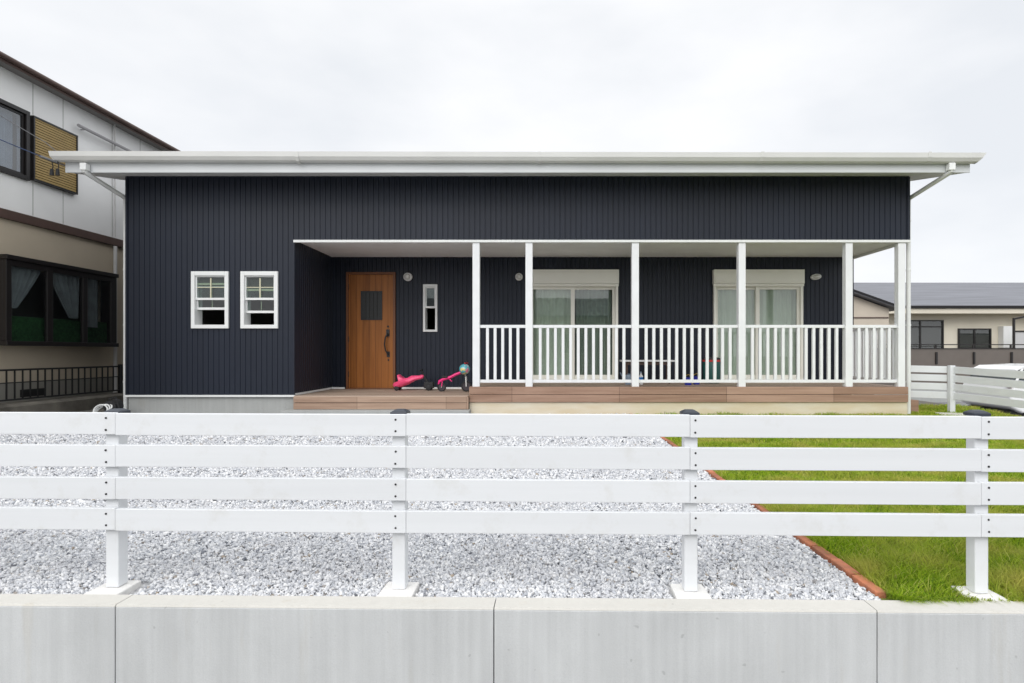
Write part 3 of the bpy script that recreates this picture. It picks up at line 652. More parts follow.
# sliding patio doors with shutter boxes
def slider(q, left_front):
    x0, x1, z0, z1 = q; zb = z1 - .28
    sh = MB().box(x0, x1, BY - .11, BY + .02, zb, z1).box(x0 + .03, x1 - .03, BY - .118, BY - .1105, zb + .03, z1 - .05).build('sliding_door', M['cream_frame'], H, bev=.006)
    MB().frame(x0 + .012, x1 - .012, BY - .075, BY + .10, z0 - .04, zb - .002, .05, .05, .055, .05).box(x0 + .002, x1 - .002, BY - .09, BY - .02, zb - .048, zb - .003).build('frame', M['cream_frame'], sh, bev=.003)
    xm = (x0 + x1) / 2; A, B = x0 + .062, x1 - .062; z0_, z1_ = z0 + .012, zb - .058
    for k, (a, b) in enumerate(((A, xm + .035), (xm - .035, B))):
        yy = BY + (.0 if (k == 0) == left_front else .04)
        MB().frame(a + .001, b - .001, yy - .018, yy + .018, z0_, z1_, .075 if k else .055, .055 if k else .075, .05, .08).build('sash', M['cream_frame'], sh, bev=.003)
        MB().box(a + .05, b - .05, yy - .003, yy + .003, z0_ + .06, z1_ - .04).build('pane', M['glass_g'], sh)
        # gathered curtain behind
        c = MB(); n = 90; ca, cb = a + .03, b - .02
        if (k == 1 and left_front): ca = a + .10
        vs = []
        for zz in (z0_, z1_):
            for i in range(n + 1):
                xx = ca + (cb - ca) * i / n; vs.append((xx, BY + .13 + .025 * math.sin(xx * 46 + math.sin(xx * 9) * 1.5), zz))
        c.add(vs, [(i, i + 1, n + 2 + i, n + 1 + i) for i in range(n)])
        c.build('curtain', M['curtain'] if k == 0 or not left_front else M['curtain_d'], sh, smooth=True)
    return sh
slider(S1, True); slider(S2, False)
# porch lights
for px_, r, sx_, sz_ in ((408, .088, 1, .95), (519, .075, 1, 1), (815.5, .09, 1.18, .66)):
    c = P(px_, 277, BY - .01)
    def sq(m_, sx_=sx_, sz_=sz_, c=c): m_.v = [(c.x + (v[0] - c.x) * sx_, v[1], c.z + (v[2] - c.z) * sz_ + (v[0] - c.x) * (.12 if sx_ > 1 else 0)) for v in m_.v]; return m_
    lt = sq(MB().lathe(c, (0, -1, 0), [(r, 0), (r, .03), (r * .9, .045), (r * .72, .05)], 28)).build('porch_light', M['win_white'], H, smooth=True)
    sq(MB().lathe(c + Vector((0, -.051, 0)), (0, -1, 0), [(r * .70, 0), (r * .66, .03), (r * .45, .055), (r * .15, .066)], 24)).build('lamp_glass', M['lampglass'], lt, smooth=True)
# little side step at the right end of the porch
MB().box(6.25, 6.56, 10.45, 11.3, -.03, .205).build('side_step', M['deckface'], H, bev=.005)

# =============================================================== THINGS ON THE PORCH
# pink wiggle ride-on
ZL = .31; YR = 11.5; s531 = 1 / 531.0
def zp(u, v, D=YR): return ((380 + u / 10.24 - 544) / FPX * D, EYE - (350 + v / 10.24 - 352) / FPX * D)
rd = empty('ride_on_toy', (-2.6, YR, ZL)); tag(rd, 'pink plastic ride-on toy with black steering column beside the front door', 'toy')
up = [(140, 348), (150, 330), (205, 312), (196, 285), (183, 252), (196, 246), (212, 262), (240, 288), (282, 284), (322, 261), (400, 260), (438, 250), (450, 262)]
lo = [(136, 366), (150, 380), (185, 386), (222, 380), (240, 375), (262, 366), (300, 350), (335, 330), (372, 310), (400, 304), (430, 296), (444, 290), (450, 276)]
# loft: cross-sections along x with a rounded width
def loft(upper, lower, widths, D, name, material, parent):
    us = [zp(*p, D) for p in upper]; ls = [zp(*p, D) for p in lower]; n = len(us); m_ = 12; vs = []; fs = []
    for i in range(n):
        (ux, uz), (lx, lz) = us[i], ls[i]
        for k in range(m_):
            a = 2 * math.pi * k / m_; t = (math.sin(a) + 1) / 2
            vs.append((lx + (ux - lx) * t, D + widths[i] * math.copysign(abs(math.cos(a)) ** .6, math.cos(a)), lz + (uz - lz) * t))
    for i in range(n - 1):
        for k in range(m_): a = i * m_ + k; b = i * m_ + (k + 1) % m_; fs.append((a, b, b + m_, a + m_))
    fs.append(tuple(range(m_))); fs.append(tuple((n - 1) * m_ + k for k in range(m_)))
    return MB().add(vs, fs).build(name, material, parent, smooth=True)
loft(up, lo, [.05, .10, .15, .15, .15, .15, .15, .13, .11, .09, .06, .05, .03], YR, 'body', M['pink'], rd)
for yy in (-.13, .10):
    cx, cz = zp(185, 0)[0], ZL + .045
    w_ = MB().lathe((cx, YR + yy, cz), (0, 1, 0), [(.035, 0), (.045, .006), (.045, .03), (.035, .036)], 18).build('wheel', M['rubber'], rd, smooth=True)
cx = zp(505, 0)[0]
MB().tube([(zp(428, 205)[0], YR, ZL + .385), (zp(450, 260)[0], YR, ZL + .28), (cx - .02, YR, ZL + .13)], [.016, .02, .03], 10).build('steering_column', M['rubber'], rd, smooth=True)
MB().tube([(zp(428, 205)[0] - .02, YR - .15, ZL + .37), (zp(428, 205)[0], YR - .08, ZL + .395), (zp(428, 205)[0], YR + .08, ZL + .395), (zp(428, 205)[0] - .02, YR + .15, ZL + .37)], .014, 8).build('handlebar', M['rubber'], rd, smooth=True)
MB().box(cx - .10, cx + .09, YR - .07, YR + .055, ZL + .04, ZL + .165).build('wheel_housing', M['rubber'], rd, bev=.025, seg=3)
for yy in (-.085, .06):
    MB().lathe((cx, YR + yy, ZL + .055), (0, 1, 0), [(.045, 0), (.055, .006), (.055, .02), (.045, .026)], 18).build('wheel', M['rubber'], rd, smooth=True)

# balance bike
BD = 11.15
bk = empty('balance_bike', (-1.65, BD, ZL)); tag(bk, "child's magenta balance bike with black tyres leaning beside the first porch post", 'balance bike')
def bp(u, v): x, z = zp(u, v, BD); return Vector((x, BD, z))
rc = bp(632, 0); rc.z = ZL + .085; fc = bp(885, 0); fc.z = ZL + .10
for c, r in ((rc, .085), (fc, .10)):
    tor = MB(); n = 28
    pts = [(c.x + (r - .016) * math.cos(2 * math.pi * k / n), BD, c.z + (r - .016) * math.sin(2 * math.pi * k / n)) for k in range(n + 1)]
    wh = tor.tube(pts, .016, 8, cap=False).build('wheel', M['rubber'], bk, smooth=True)
    MB().lathe((c.x, BD - .008, c.z), (0, 1, 0), [(r - .028, 0), (r - .028, .016)], 20).build('rim', mat('dark_rim', (.05, .04, .05), .4), wh)
    MB().lathe((c.x, BD - .03, c.z), (0, 1, 0), [(.012, 0), (.012, .06)], 10).build('hub', M['chrome'], wh)
hd = bp(845, 225)
MB().tube([bp(600, 350), bp(608, 322), bp(650, 298), bp(720, 280), bp(780, 248), hd], [.016, .026, .030, .028, .027, .028], 10).tube([bp(700, 285), bp(735, 322)], [.016, .008], 8).tube([(rc.x, BD - .02, rc.z), bp(640, 300)], .009, 8).build('frame', M['hotpink'], bk, smooth=True)
MB().tube([hd + Vector((.0, 0, .05)), bp(868, 230) + Vector((0, 0, .0)), bp(880, 280)], .012, 8).tube([bp(880, 270) + Vector((0, -.03, 0)), (fc.x, BD - .032, fc.z)], [.014, .011], 8).tube([bp(880, 270) + Vector((0, .03, 0)), (fc.x, BD + .032, fc.z)], [.014, .011], 8).build('fork', M['white_metal'], bk, smooth=True)
MB().tube([bp(868, 215), bp(872, 140)], .010, 8).tube([bp(872, 140) + Vector((.02, -.17, .01)), bp(872, 132), bp(872, 140) + Vector((.02, .17, .01))], .010, 8).build('handlebar', M['rubber'], bk, smooth=True)
gq = MB()
for s in (-1, 1): gq.tube([bp(872, 138) + Vector((.012, s * .10, .008)), bp(872, 140) + Vector((.022, s * .18, .01))], .015, 8)
gq.build('grip', M['redp'], bk, smooth=True)
MB().box(bp(662, 0).x - .05, bp(662, 0).x + .06, BD - .045, BD + .045, bp(0, 285).z, bp(0, 262).z).build('saddle', M['rubber'], bk, bev=.01)
# helmet on the handlebar
hm = bpy.data.materials.new('patterned_helmet_shell'); hm.use_nodes = True; t = hm.node_tree; b = t.nodes['Principled BSDF']; b.inputs['Roughness'].default_value = .25
geo = t.nodes.new('ShaderNodeNewGeometry'); vo = t.nodes.new('ShaderNodeTexVoronoi'); vo.inputs['Scale'].default_value = 20; t.links.new(geo.outputs['Position'], vo.inputs['Vector'])
rp = t.nodes.new('ShaderNodeValToRGB'); rp.color_ramp.interpolation = 'CONSTANT'; E = rp.color_ramp.elements
E[0].position = 0; E[0].color = (.10, .42, .50, 1); E[1].position = .45; E[1].color = (.75, .25, .35, 1)
q = E.new(.56); q.color = (.72, .62, .25, 1); q = E.new(.70); q.color = (.5, .65, .68, 1)
s3 = t.nodes.new('ShaderNodeSeparateColor'); t.links.new(vo.outputs['Color'], s3.inputs[0]); t.links.new(s3.outputs[0], rp.inputs[0]); t.links.new(rp.outputs[0], b.inputs['Base Color'])
hc = bp(872, 195) + Vector((0, -.10, 0))
he = empty('helmet', hc); tag(he, "round turquoise patterned child's helmet hanging on the balance bike's handlebar", 'helmet')
MB().lathe(hc + Vector((0, .055, 0)), (0, -1, 0), [(.088, 0), (.099, .02), (.1, .05), (.092, .085), (.073, .115), (.045, .136), (.012, .146)], 24).build('shell', hm, he, smooth=True)
MB().tube([hc + Vector((-.08, .05, 0)), hc + Vector((-.05, .07, -.11)), hc + Vector((.0, .07, -.14)), hc + Vector((.05, .07, -.11)), hc + Vector((.08, .05, 0))], .006, 6).build('strap', M['rubber'], he, smooth=True)

# low white table and odds and ends
TD = 11.35
tb = empty('low_table', (P(647, 361, TD).x, TD, DZ)); tag(tb, 'low white slatted table against the dark porch wall', 'table')
a, b = P(621, 361, TD).x, P(673, 361, TD).x; zt_ = P(0, 360, TD).z
mbt = MB()
for k in range(4): mbt.box(a, b, TD - .2 + k * .102, TD - .2 + k * .102 + .094, zt_ - .03, zt_)
mbt.build('tabletop', M['white_paint'], tb, bev=.003)
MB().box(a + .06, b - .06, TD - .16, TD - .14, zt_ - .09, zt_ - .031).box(a + .06, b - .06, TD + .13, TD + .15, zt_ - .09, zt_ - .031).build('apron', M['brown'], tb)
for xx in (a + .08, b - .11):
    for yy in (-.16, .12): MB().box(xx, xx + .03, TD + yy + .021 if yy < 0 else TD + yy - .01, TD + yy + .05 if yy < 0 else TD + yy + .009, DZ, zt_ - .031).build('leg', M['brown'], tb)
bt = empty('spray_bottle', (P(641, 0, 10.9).x, 10.9, DZ)); tag(bt, 'small bottle with a blue label standing under the low white table', 'bottle')
c = Vector((P(641, 0, 10.9).x, 10.9, DZ)); 
MB().lathe(c, (0, 0, 1), [(.036, 0), (.04, .01), (.04, .035)], 16).lathe(c + Vector((0, 0, .136)), (0, 0, 1), [(.04, 0), (.038, .02), (.015, .05), (.013, .07)], 16).build('bottle_body', M['white_paint'], bt, smooth=True)
MB().lathe(c + Vector((0, 0, .036)), (0, 0, 1), [(.041, 0), (.041, .1)], 16).build('label_band', M['bluep'], bt, smooth=True)
MB().box(c.x - .02, c.x + .014, 10.888, 10.912, DZ + .206, DZ + .235).build('spray_head', M['greyp'], bt, bev=.004)
wc = empty('watering_can', (P(629, 0, 10.9).x, 10.9, DZ)); tag(wc, 'grey blue watering can beside the blue-labelled bottle under the table', 'watering can')
c = Vector((P(628.5, 0, 10.9).x, 10.9, DZ)); MB().lathe(c, (0, 0, 1), [(.06, 0), (.062, .01), (.056, .17), (.05, .18)], 18).build('can_body', M['greyp'], wc, smooth=True)
MB().tube([c + Vector((-.055, 0, .05)), c + Vector((-.12, 0, .16)), c + Vector((-.15, 0, .22))], [.014, .011, .010], 8).build('spout', M['greyp'], wc, smooth=True)
MB().tube([c + Vector((.055, 0, .05)), c + Vector((.10, 0, .12)), c + Vector((.05, 0, .19)), c + Vector((-.02, 0, .19))], .007, 8).build('handle', M['greyp'], wc, smooth=True)
def bucket(px_, D, r, h, m_, label, name='toy_bucket'):
    c = Vector((P(px_, 0, D).x, D, DZ)); e_ = empty(name, c); tag(e_, label, 'bucket', 'blue buckets on the porch deck')
    MB().lathe(c, (0, 0, 1), [(r * .78, 0), (r, h), (r * 1.06, h), (r * 1.06, h + .012), (r * .94, h + .012), (r * .75, .012)], 18).build('bucket_body', m_, e_, smooth=True)
    MB().tube([c + Vector((-r, 0, h)), c + Vector((-r * .7, -.02, h + .05)), c + Vector((0, -.03, h + .07)), c + Vector((r * .7, -.02, h + .05)), c + Vector((r, 0, h))], .004, 6).build('handle', M['yellowp'], e_, smooth=True)
bucket(688, 10.75, .075, .12, M['deepblue'], 'deep blue toy bucket on the porch deck, left of the pair')
bucket(696.5, 11.0, .07, .13, M['deepblue'], 'deep blue toy bucket on the porch deck, nearer the green bin')
c = Vector((P(712, 0, 11.4).x, 11.4, DZ)); gbn = empty('garden_bin', c); tag(gbn, 'dark green bin with a red rim in front of the second sliding door', 'bin')
MB().lathe(c, (0, 0, 1), [(.13, 0), (.16, .03), (.175, .40), (.17, .41)], 20).build('bin_body', M['greenp'], gbn, smooth=True)
MB().lathe(c + Vector((0, 0, .411)), (0, 0, 1), [(.182, 0), (.182, .035)], 20).build('rim', M['redp'], gbn)
MB().lathe(c + Vector((0, 0, .447)), (0, 0, 1), [(.178, 0), (.165, .03), (.05, .055), (.01, .06)], 20).build('lid', M['rubber'], gbn, smooth=True)

# slab by the side step
sl = MB().prism([(6.62, 9.95), (7.05, 9.80), (7.12, 10.1), (6.68, 10.2)], 'z', -.06, .02).build('stepping_slab', M['conc_top'], bev=.01); tag(sl, 'small pale concrete slab in the grass beside the porch step', 'slab')

# =============================================================== LEFT NEIGHBOUR
NX = -9.0
NH = empty('neighbour_house', (NX, 9.0, 0)); tag(NH, 'two-storey neighbour house with beige lower wall and pale cladding above, left edge', 'house')
def YD(px_, X): return -X * FPX / (544 - px_)       # depth at which the plane x = X crosses a picture column
lw = MB(); bz0, bz1, by0, by1 = 1.23, 2.56, 9.66, 12.16
lw.box(NX - .15, NX, 5, 9.72, .54, 3.27).box(NX - .15, NX, 12.1, 16.0, .54, 3.27).box(NX - .15, NX, 9.72, 12.1, .54, bz0 + .06).box(NX - .15, NX, 9.72, 12.1, bz1 - .06, 3.27)
lw.build('lower_wall', M['stucco'], NH)
MB().box(NX - .15, NX - .015, 5, 16.0, -.1, .538).build('foundation', mat('grey_foundation', (.26, .25, .22), .9, 0, .1, 2), NH)
v = MB().box(NX - .02, NX - .011, 10.27, 10.78, .27, .40).build('vent', M['black'], NH)
uw = MB(); ub0, ub1 = 4.06, 5.20
uw.box(NX - .15, NX, 5, 8.4, 3.43, 5.78).box(NX - .15, NX, 10.36, 16.0, 3.43, 5.78).box(NX - .15, NX, 8.4, 10.36, 3.43, ub0).box(NX - .15, NX, 8.4, 10.36, ub1, 5.78)
uw.build('upper_wall', M['siding_white'], NH)
sm_ = MB()
for yy in (9.86, 11.17, 12.44, 13.3, 8.2, 7.0): 
    if 8.35 < yy < 10.55: sm_.box(NX, NX + .004, yy - .006, yy + .006, 3.45, ub0 - .1).box(NX, NX + .004, yy - .006, yy + .006, ub1 + .1, 5.78)
    else: sm_.box(NX, NX + .004, yy - .006, yy + .006, 3.45, 5.78)
sm_.box(NX, NX + .004, 10.505, 10.517, 3.45, ub0 - .03).box(NX, NX + .004, 10.505, 10.517, ub1 + .03, 5.78)
split(sm_, 'panel_joint', mat('joint_sealant', (.36, .36, .34), .8), NH)
MB().box(NX - .1, NX + .05, 5, 16.0, 3.272, 3.428).build('belt_course', M['brown'], NH, bev=.006)
rfm = MB().add([(NX + .25, 4.6, 5.80), (NX + .25, 16.45, 5.80), (NX - 4.5, 16.45, 7.4), (NX - 4.5, 4.6, 7.4), (NX + .25, 4.6, 5.87), (NX + .25, 16.45, 5.87), (NX - 4.5, 16.45, 7.47), (NX - 4.5, 4.6, 7.47)], [(0, 3, 2, 1), (4, 5, 6, 7), (0, 1, 5, 4), (1, 2, 6, 5), (2, 3, 7, 6), (3, 0, 4, 7)]).build('roof', M['slate_brown'], NH)
MB().box(NX + .252, NX + .285, 4.6, 16.45, 5.735, 5.85).build('fascia', M['brown'], rfm, bev=.005)
MB().tube([(NX + .32, 4.6, 5.81), (NX + .32, 16.47, 5.81)], .042, 10).build('gutter', M['brown'], rfm, smooth=True)
MB().box(NX, NX + .25, 4.6, 16.4, 5.782, 5.797).build('soffit', mat('grey_soffit', (.22, .21, .20), .8), rfm)
MB().box(-13.4, -9.16, 5.0, 5.1, -.1, 5.8).box(-13.4, -9.16, 15.85, 15.95, -.1, 5.8).box(-13.5, -13.4, 5, 15.95, -.1, 5.8).box(-13.4, -9.16, 5.1, 15.8, 3.3, 3.36).build('outer_wall', M['siding_white'], NH)
# upper window: frame in the yz plane
def frame_yz(m_, X0, X1, y0, y1, z0, z1, t_):
    m_.box(X0, X1, y0, y0 + t_, z0, z1); m_.box(X0, X1, y1 - t_, y1, z0, z1); m_.box(X0, X1, y0 + t_, y1 - t_, z1 - t_, z1); m_.box(X0, X1, y0 + t_, y1 - t_, z0, z0 + t_); return m_
uf = frame_yz(MB(), NX - .06, NX + .05, 8.38, 10.40, ub0 - .03, ub1 + .03, .07).box(NX - .03, NX + .02, 9.42, 9.49, ub0 + .05, ub1 - .05).build('window', M['bronze'], NH, bev=.004)
frame_yz(MB(), NX - .03, NX + .01, 9.5, 10.32, ub0 + .045, ub1 - .045, .03).build('sash', M['bronze'], uf)
MB().box(NX - .012, NX - .008, 8.46, 10.32, ub0 + .045, ub1 - .045).build('pane', M['glass_up'], uf)
def drape(m_, X, y0, y1, z0, z1, n=40, pinch=None, amp=.03):
    vs = []; rows = 14
    for j in range(rows + 1):
        zz = z0 + (z1 - z0) * j / rows
        for i in range(n + 1):
            t_ = i / n; yy = y0 + (y1 - y0) * t_
            if pinch:                                    # swept aside towards the tie
                k = max(0, 1 - (zz - z0) / (z1 - z0)); yy = pinch + (yy - pinch) * (1 - .72 * k ** 1.2)
            vs.append((X + amp * math.sin(t_ * 38), yy, zz))
    for j in range(rows):
        for i in range(n): a_ = j * (n + 1) + i; m_.add([vs[a_], vs[a_ + 1], vs[a_ + n + 2], vs[a_ + n + 1]], [(0, 1, 2, 3)])
    return m_
drape(MB(), NX - .16, 10.0, 10.28, ub0, ub1).build('curtain', M['curtain_w'], uf, smooth=True)
# louvred shutter
ls = frame_yz(MB(), NX + .003, NX + .08, 10.44, 11.43, 4.06, 5.19, .03).build('shutter', M['bronze'], NH)
lv = MB(); zz = 4.10
while zz < 5.14: lv.box(NX + .02, NX + .068, 10.471, 11.399, zz, zz + .032); zz += .045
lv.box(NX + .004, NX + .018, 10.475, 11.395, 4.1, 5.15)
lv.build('slats', M['shutter'], ls)
MB().tube([(NX + .12, 11.38, 5.375), (NX + .12, 13.2, 5.35)], .03, 8).tube([(NX, 11.6, 5.37), (NX + .12, 11.6, 5.37)], .012, 6).tube([(NX, 13.0, 5.36), (NX + .12, 13.0, 5.36)], .012, 6).build('awning_roller', M['greypipe'], NH, smooth=True)
# bay window
BX = NX + .30
bf = MB()
bf.box(NX - .02, BX + .03, by0 - .02, by1 + .02, bz1, bz1 + .075).box(NX - .02, BX + .03, by0 - .02, by1 + .02, bz0 - .075, bz0)
ms = [by0, YD(50, BX), YD(85, BX), by1]
for yy, ww in ((ms[0], .10), (ms[1] - .05, .12), (ms[2] - .04, .11), (ms[3] - .16, .16)): bf.box(BX - .06, BX, yy, yy + ww, bz0 + .001, bz1 - .001)
bf.box(BX - .06, BX, ms[0] + .1, ms[1] - .05, bz1 - .10, bz1 - .001); bf.box(BX - .06, BX, ms[1] + .07, ms[2] - .04, bz1 - .10, bz1 - .001); bf.box(BX - .06, BX, ms[2] + .07, ms[3] - .16, bz1 - .10, bz1 - .001)
bf.box(NX, BX - .061, by0, by0 + .05, bz0 + .001, bz1 - .001).box(NX, BX - .061, by1 - .05, by1, bz0 + .001, bz1 - .001)
bay = bf.build('bay_window', M['bronze'], NH, bev=.006)
for a_, b_ in ((ms[0] + .10, ms[1] - .05), (ms[1] + .07, ms[2] - .04), (ms[2] + .07, ms[3] - .16)):
    MB().box(BX - .034, BX - .028, a_, b_, bz0 + .001, bz1 - .10).build('pane', M['glass_d'], bay)
drape(MB(), BX - .10, ms[0] + .08, ms[1] - .05, bz0 + .55, bz1 - .02, pinch=ms[0] + .1).build('curtain', M['curtain_bay'], bay, smooth=True)
drape(MB(), BX - .10, ms[1] + .04, ms[2] - .02, bz0 + .45, bz1 - .02, pinch=ms[2] - .06).build('curtain', M['curtain_bay'], bay, smooth=True)
drape(MB(), BX - .10, ms[2] + .02, ms[3] - .4, bz0 + .3, bz1 - .02).build('curtain', M['curtain_bay'], bay, smooth=True)
MB().box(BX - .17, BX - .16, ms[0] + .06, ms[3] - .06, bz0 + .002, bz0 + .42).build('window_screen', M['hedge'], bay)
MB().box(NX - 1.2, NX - 1.15, 5.2, 13.5, .5, 5.7).box(NX - 1.15, NX - .16, 9.5, 12.3, .9, .95).build('inner_room', M['interior'], NH)
MB().tube([(NX + .08, 12.42, 3.25), (NX + .08, 12.42, 0)], .035, 10).tube([(NX + .07, 12.42, 5.78), (NX + .07, 12.42, 3.45)], .016, 10).build('downpipe', M['pale_pipe'], NH, smooth=True)

# iron fence on an old kerb wall, running back along the boundary
IX = -8.6
kw = MB().prism([(IX - .14, -.1), (IX + .10, -.1), (IX + .09, .17), (IX + .02, .215), (IX - .12, .225)], 'y', 5.0, 12.35).build('kerb_wall', M['oldconc']); tag(kw, 'weathered dark concrete kerb wall under the black iron fence', 'wall')
yf = empty('iron_fence', (IX, 8.5, .2)); tag(yf, 'black iron bar fence along the left neighbour house', 'fence')
MB().box(IX - .018, IX + .018, 6, 12.12, .745, .775).box(IX - .010, IX + .010, 6, 12.12, .545, .562).box(IX - .014, IX + .014, 6, 12.12, .265, .292).build('rail', M['black'], yf)
y = 6.0
while y < 12.05: MB().box(IX - .009, IX + .009, y - .009, y + .009, .2925, .7445).build('bar', M['black'], yf); y += .148
for y in (6.1, 8.0, 12.12): MB().box(IX - .03, IX + .03, y - .03, y + .03, .18, .80).build('post', M['black'], yf, bev=.004)
# coil of white hose with a black reel by the corner
hr = empty('hose_reel', (P(112, 0, 9.7).x, 9.7, 0)); tag(hr, 'small black hose reel with white hose at the left corner of the navy house', 'hose reel')
c = Vector((P(110, 0, 9.7).x, 9.7, .02)); hb = MB()
for k in range(3): hb.tube([c + Vector((-.08 + (.11 + .01 * k) * math.cos(a_ * .31), -.10 + .035 * k + .03 * math.sin(a_ * .31), .09 + .09 * math.sin(a_ * .31 + .3 * k))) for a_ in range(22)], .012, 6)
hb.build('hose', M['white_metal'], hr, smooth=True)
MB().lathe(c + Vector((0, -.02, .14)), (0, 1, 0), [(.10, 0), (.10, .02), (.05, .025), (.05, .15), (.12, .155), (.12, .17)], 18).box(c.x - .02, c.x + .14, 9.68, 9.85, -.01, .05).build('reel', M['rubber'], hr)
MB().tube([c + Vector((-.02, 0, .26)), c + Vector((.08, .02, .30)), c + Vector((.13, .02, .12))], .012, 6).build('handle', M['rubber'], hr, smooth=True)

# service cables to the roof corner
def sag(a_, b_, s, n=16): a_ = Vector(a_); b_ = Vector(b_); return [a_.lerp(b_, k / n) - Vector((0, 0, s * 4 * (k / n) * (1 - k / n))) for k in range(n + 1)]
E1 = P(66, 166, 9.62); Q1 = P(0, 140, 8.47)
dirv = (Q1 - E1); A1 = E1 + dirv * 5.2 + Vector((0, 0, .55))
pc = empty('power_cable', E1); tag(pc, 'blue overhead cable joining the left end of the navy house roof', 'cable')
MB().tube(sag(E1, A1, .16, 24), .008, 6).build('cable', M['blue_cable'], pc, smooth=True)
MB().tube([E1 + dirv * .13, E1 + dirv * .42 + Vector((0, 0, -.005))], .020, 8).build('clamp', M['grey_cable'], pc, smooth=True)
I1 = E1 + dirv * .2
for dx in (-.035, .055):
    MB().tube([I1 + Vector((dx, 0, -.0)), I1 + Vector((dx + .02, 0, -.09)), I1 + Vector((dx, 0, -.13))], .007, 6).tube([I1 + Vector((dx, 0, -.12)), I1 + Vector((dx, 0, -.22))], [.022, .03], 10).build('connector', M['rubber'], pc, smooth=True)
E2 = P(57, 152, 9.75); Q2 = P(0, 118, 8.6); dirv = Q2 - E2; A2 = E2 + dirv * 5.2 + Vector((0, 0, .5))
tcb = MB().tube([E2] + sag(E2 + Vector((-.10, -.1, .12)), A2, .15, 20), .006, 6).build('telephone_cable', M['grey_cable'], smooth=True); tag(tcb, 'thin grey overhead cable above the blue one at the roof corner', 'cable')

# =============================================================== RIGHT SIDE
# white boundary fence
sf = empty('white_fence', (7.12, 10.45, 0)); tag(sf, 'white four-rail side fence at the right edge of the lawn, in front of the car', 'fence')
A, B, C = Vector((6.50, 10.60, 0)), Vector((7.12, 10.47, 0)), Vector((7.62, 7.0, 0))
for a_, b_, za, zb in ((A, B, .812, .80), (B, C, .80, .70)):
    for k in range(4):
        z_a, z_b = za - .15 * k, zb - .15 * k; dirn = (b_ - a_).normalized()
        MB().bar(a_ + dirn * .03 + Vector((0, .04, z_a - .06)), b_ - dirn * .0 + Vector((.0 if b_ is C else -.03, .04, z_b - .06)), .022, .118).build('rail', M['fence_white'], sf, bev=.003)
for q_, zt_ in ((B, .815), (B.lerp(C, .5), .77), (C, .72)):
    p = MB().box(q_.x - .045, q_.x + .045, q_.y - .075, q_.y + .005, -.04, zt_).build('post', M['fence_white'], sf, bev=.005)

# white estate car behind the side fence
CY = 13.6; cz = GZ
car = empty('parked_car', (12.8, CY + .8, cz)); tag(car, 'white estate car parked on the lane behind the side fence', 'car')
x0 = 10.62
low = [(x0, .40), (x0 + .02, .75), (x0 + .10, .93), (x0 + 1.2, .95), (x0 + 3.1, .93), (x0 + 3.9, .80), (x0 + 4.35, .68), (x0 + 4.42, .35), (x0 + 4.0, .22), (x0 + 3.95, .22)]
def arch(cx): return [(cx + .36 * math.cos(a_), .20 + .36 * max(0, math.sin(a_)) + .1) for a_ in [R(0), R(30), R(60), R(90), R(120), R(150), R(180)]]
low += [(x0 + 3.85, .24)] + arch(x0 + 3.45) + arch(x0 + .85) + [(x0 + .3, .25)]
body = MB().prism([(x_, z_ + cz) for x_, z_ in low], 'y', CY, CY + 1.65).build('body', M['carpaint'], car, bev=.05, seg=3)
gh = [(x0 + .12, .935), (x0 + .28, 1.18), (x0 + .42, 1.305), (x0 + 1.2, 1.34), (x0 + 2.2, 1.325), (x0 + 2.5, 1.27), (x0 + 3.15, .93)]
n = len(gh); mbg = MB(); vs = [(x_, CY + .07 + (z_ - .93) * .28, z_ + cz) for x_, z_ in gh] + [(x_, CY + 1.58 - (z_ - .93) * .28, z_ + cz) for x_, z_ in gh]
mbg.add(vs, [tuple(range(n)), tuple(range(2 * n - 1, n - 1, -1))] + [(i, i + n, (i + 1) % n + n, (i + 1) % n) for i in range(n)])
mbg.build('windows', M['carglass'], car)
rp_ = [(x0 + .22, 1.24), (x0 + .40, 1.325), (x0 + 1.2, 1.362), (x0 + 2.2, 1.345), (x0 + 2.52, 1.28), (x0 + 2.50, 1.245), (x0 + 2.18, 1.30), (x0 + 1.2, 1.315), (x0 + .44, 1.285), (x0 + .25, 1.21)]
MB().prism([(x_, z_ + cz) for x_, z_ in rp_], 'y', CY + .13, CY + 1.52).build('roof', M['carpaint'], car, bev=.012)
pl = MB()
for xa, xb in ((x0 + .16, x0 + .42), (x0 + 1.28, x0 + 1.32), (x0 + 2.12, x0 + 2.06), (x0 + 3.1, x0 + 2.5)):
    pl.bar((xa, CY + .055, cz + .93), (xb, CY + .16, cz + 1.30), .05, .02, up=(0, 1, 0))
pl.build('pillar', M['carpaint'], car)
for cx in (x0 + .85, x0 + 3.45):
    for yy in (CY + .01, CY + 1.44):
        wh = MB().lathe((cx, yy, cz + .31), (0, 1, 0), [(.24, 0), (.305, .02), (.31, .1), (.305, .18), (.24, .2)], 26).build('wheel', M['rubber'], car, smooth=True)
        MB().lathe((cx, yy - .004, cz + .31), (0, 1, 0), [(.20, .0), (.21, .01), (.21, .05)], 20).build('rim', M['chrome'], wh, smooth=True)
MB().box(x0 - .012, x0 + .12, CY - .012, CY + .14, cz + .86, cz + .92).build('tail_light', M['tail'], car, bev=.02)
MB().box(x0 + 4.25, x0 + 4.40, CY - .008, CY + .2, cz + .56, cz + .68).build('headlight', M['lampglass'], car, bev=.02)
MB().box(x0 + .1, x0 + 4.3, CY + .15, CY + 1.5, cz + .18, cz + .30).build('underbody', M['rubber'], car)

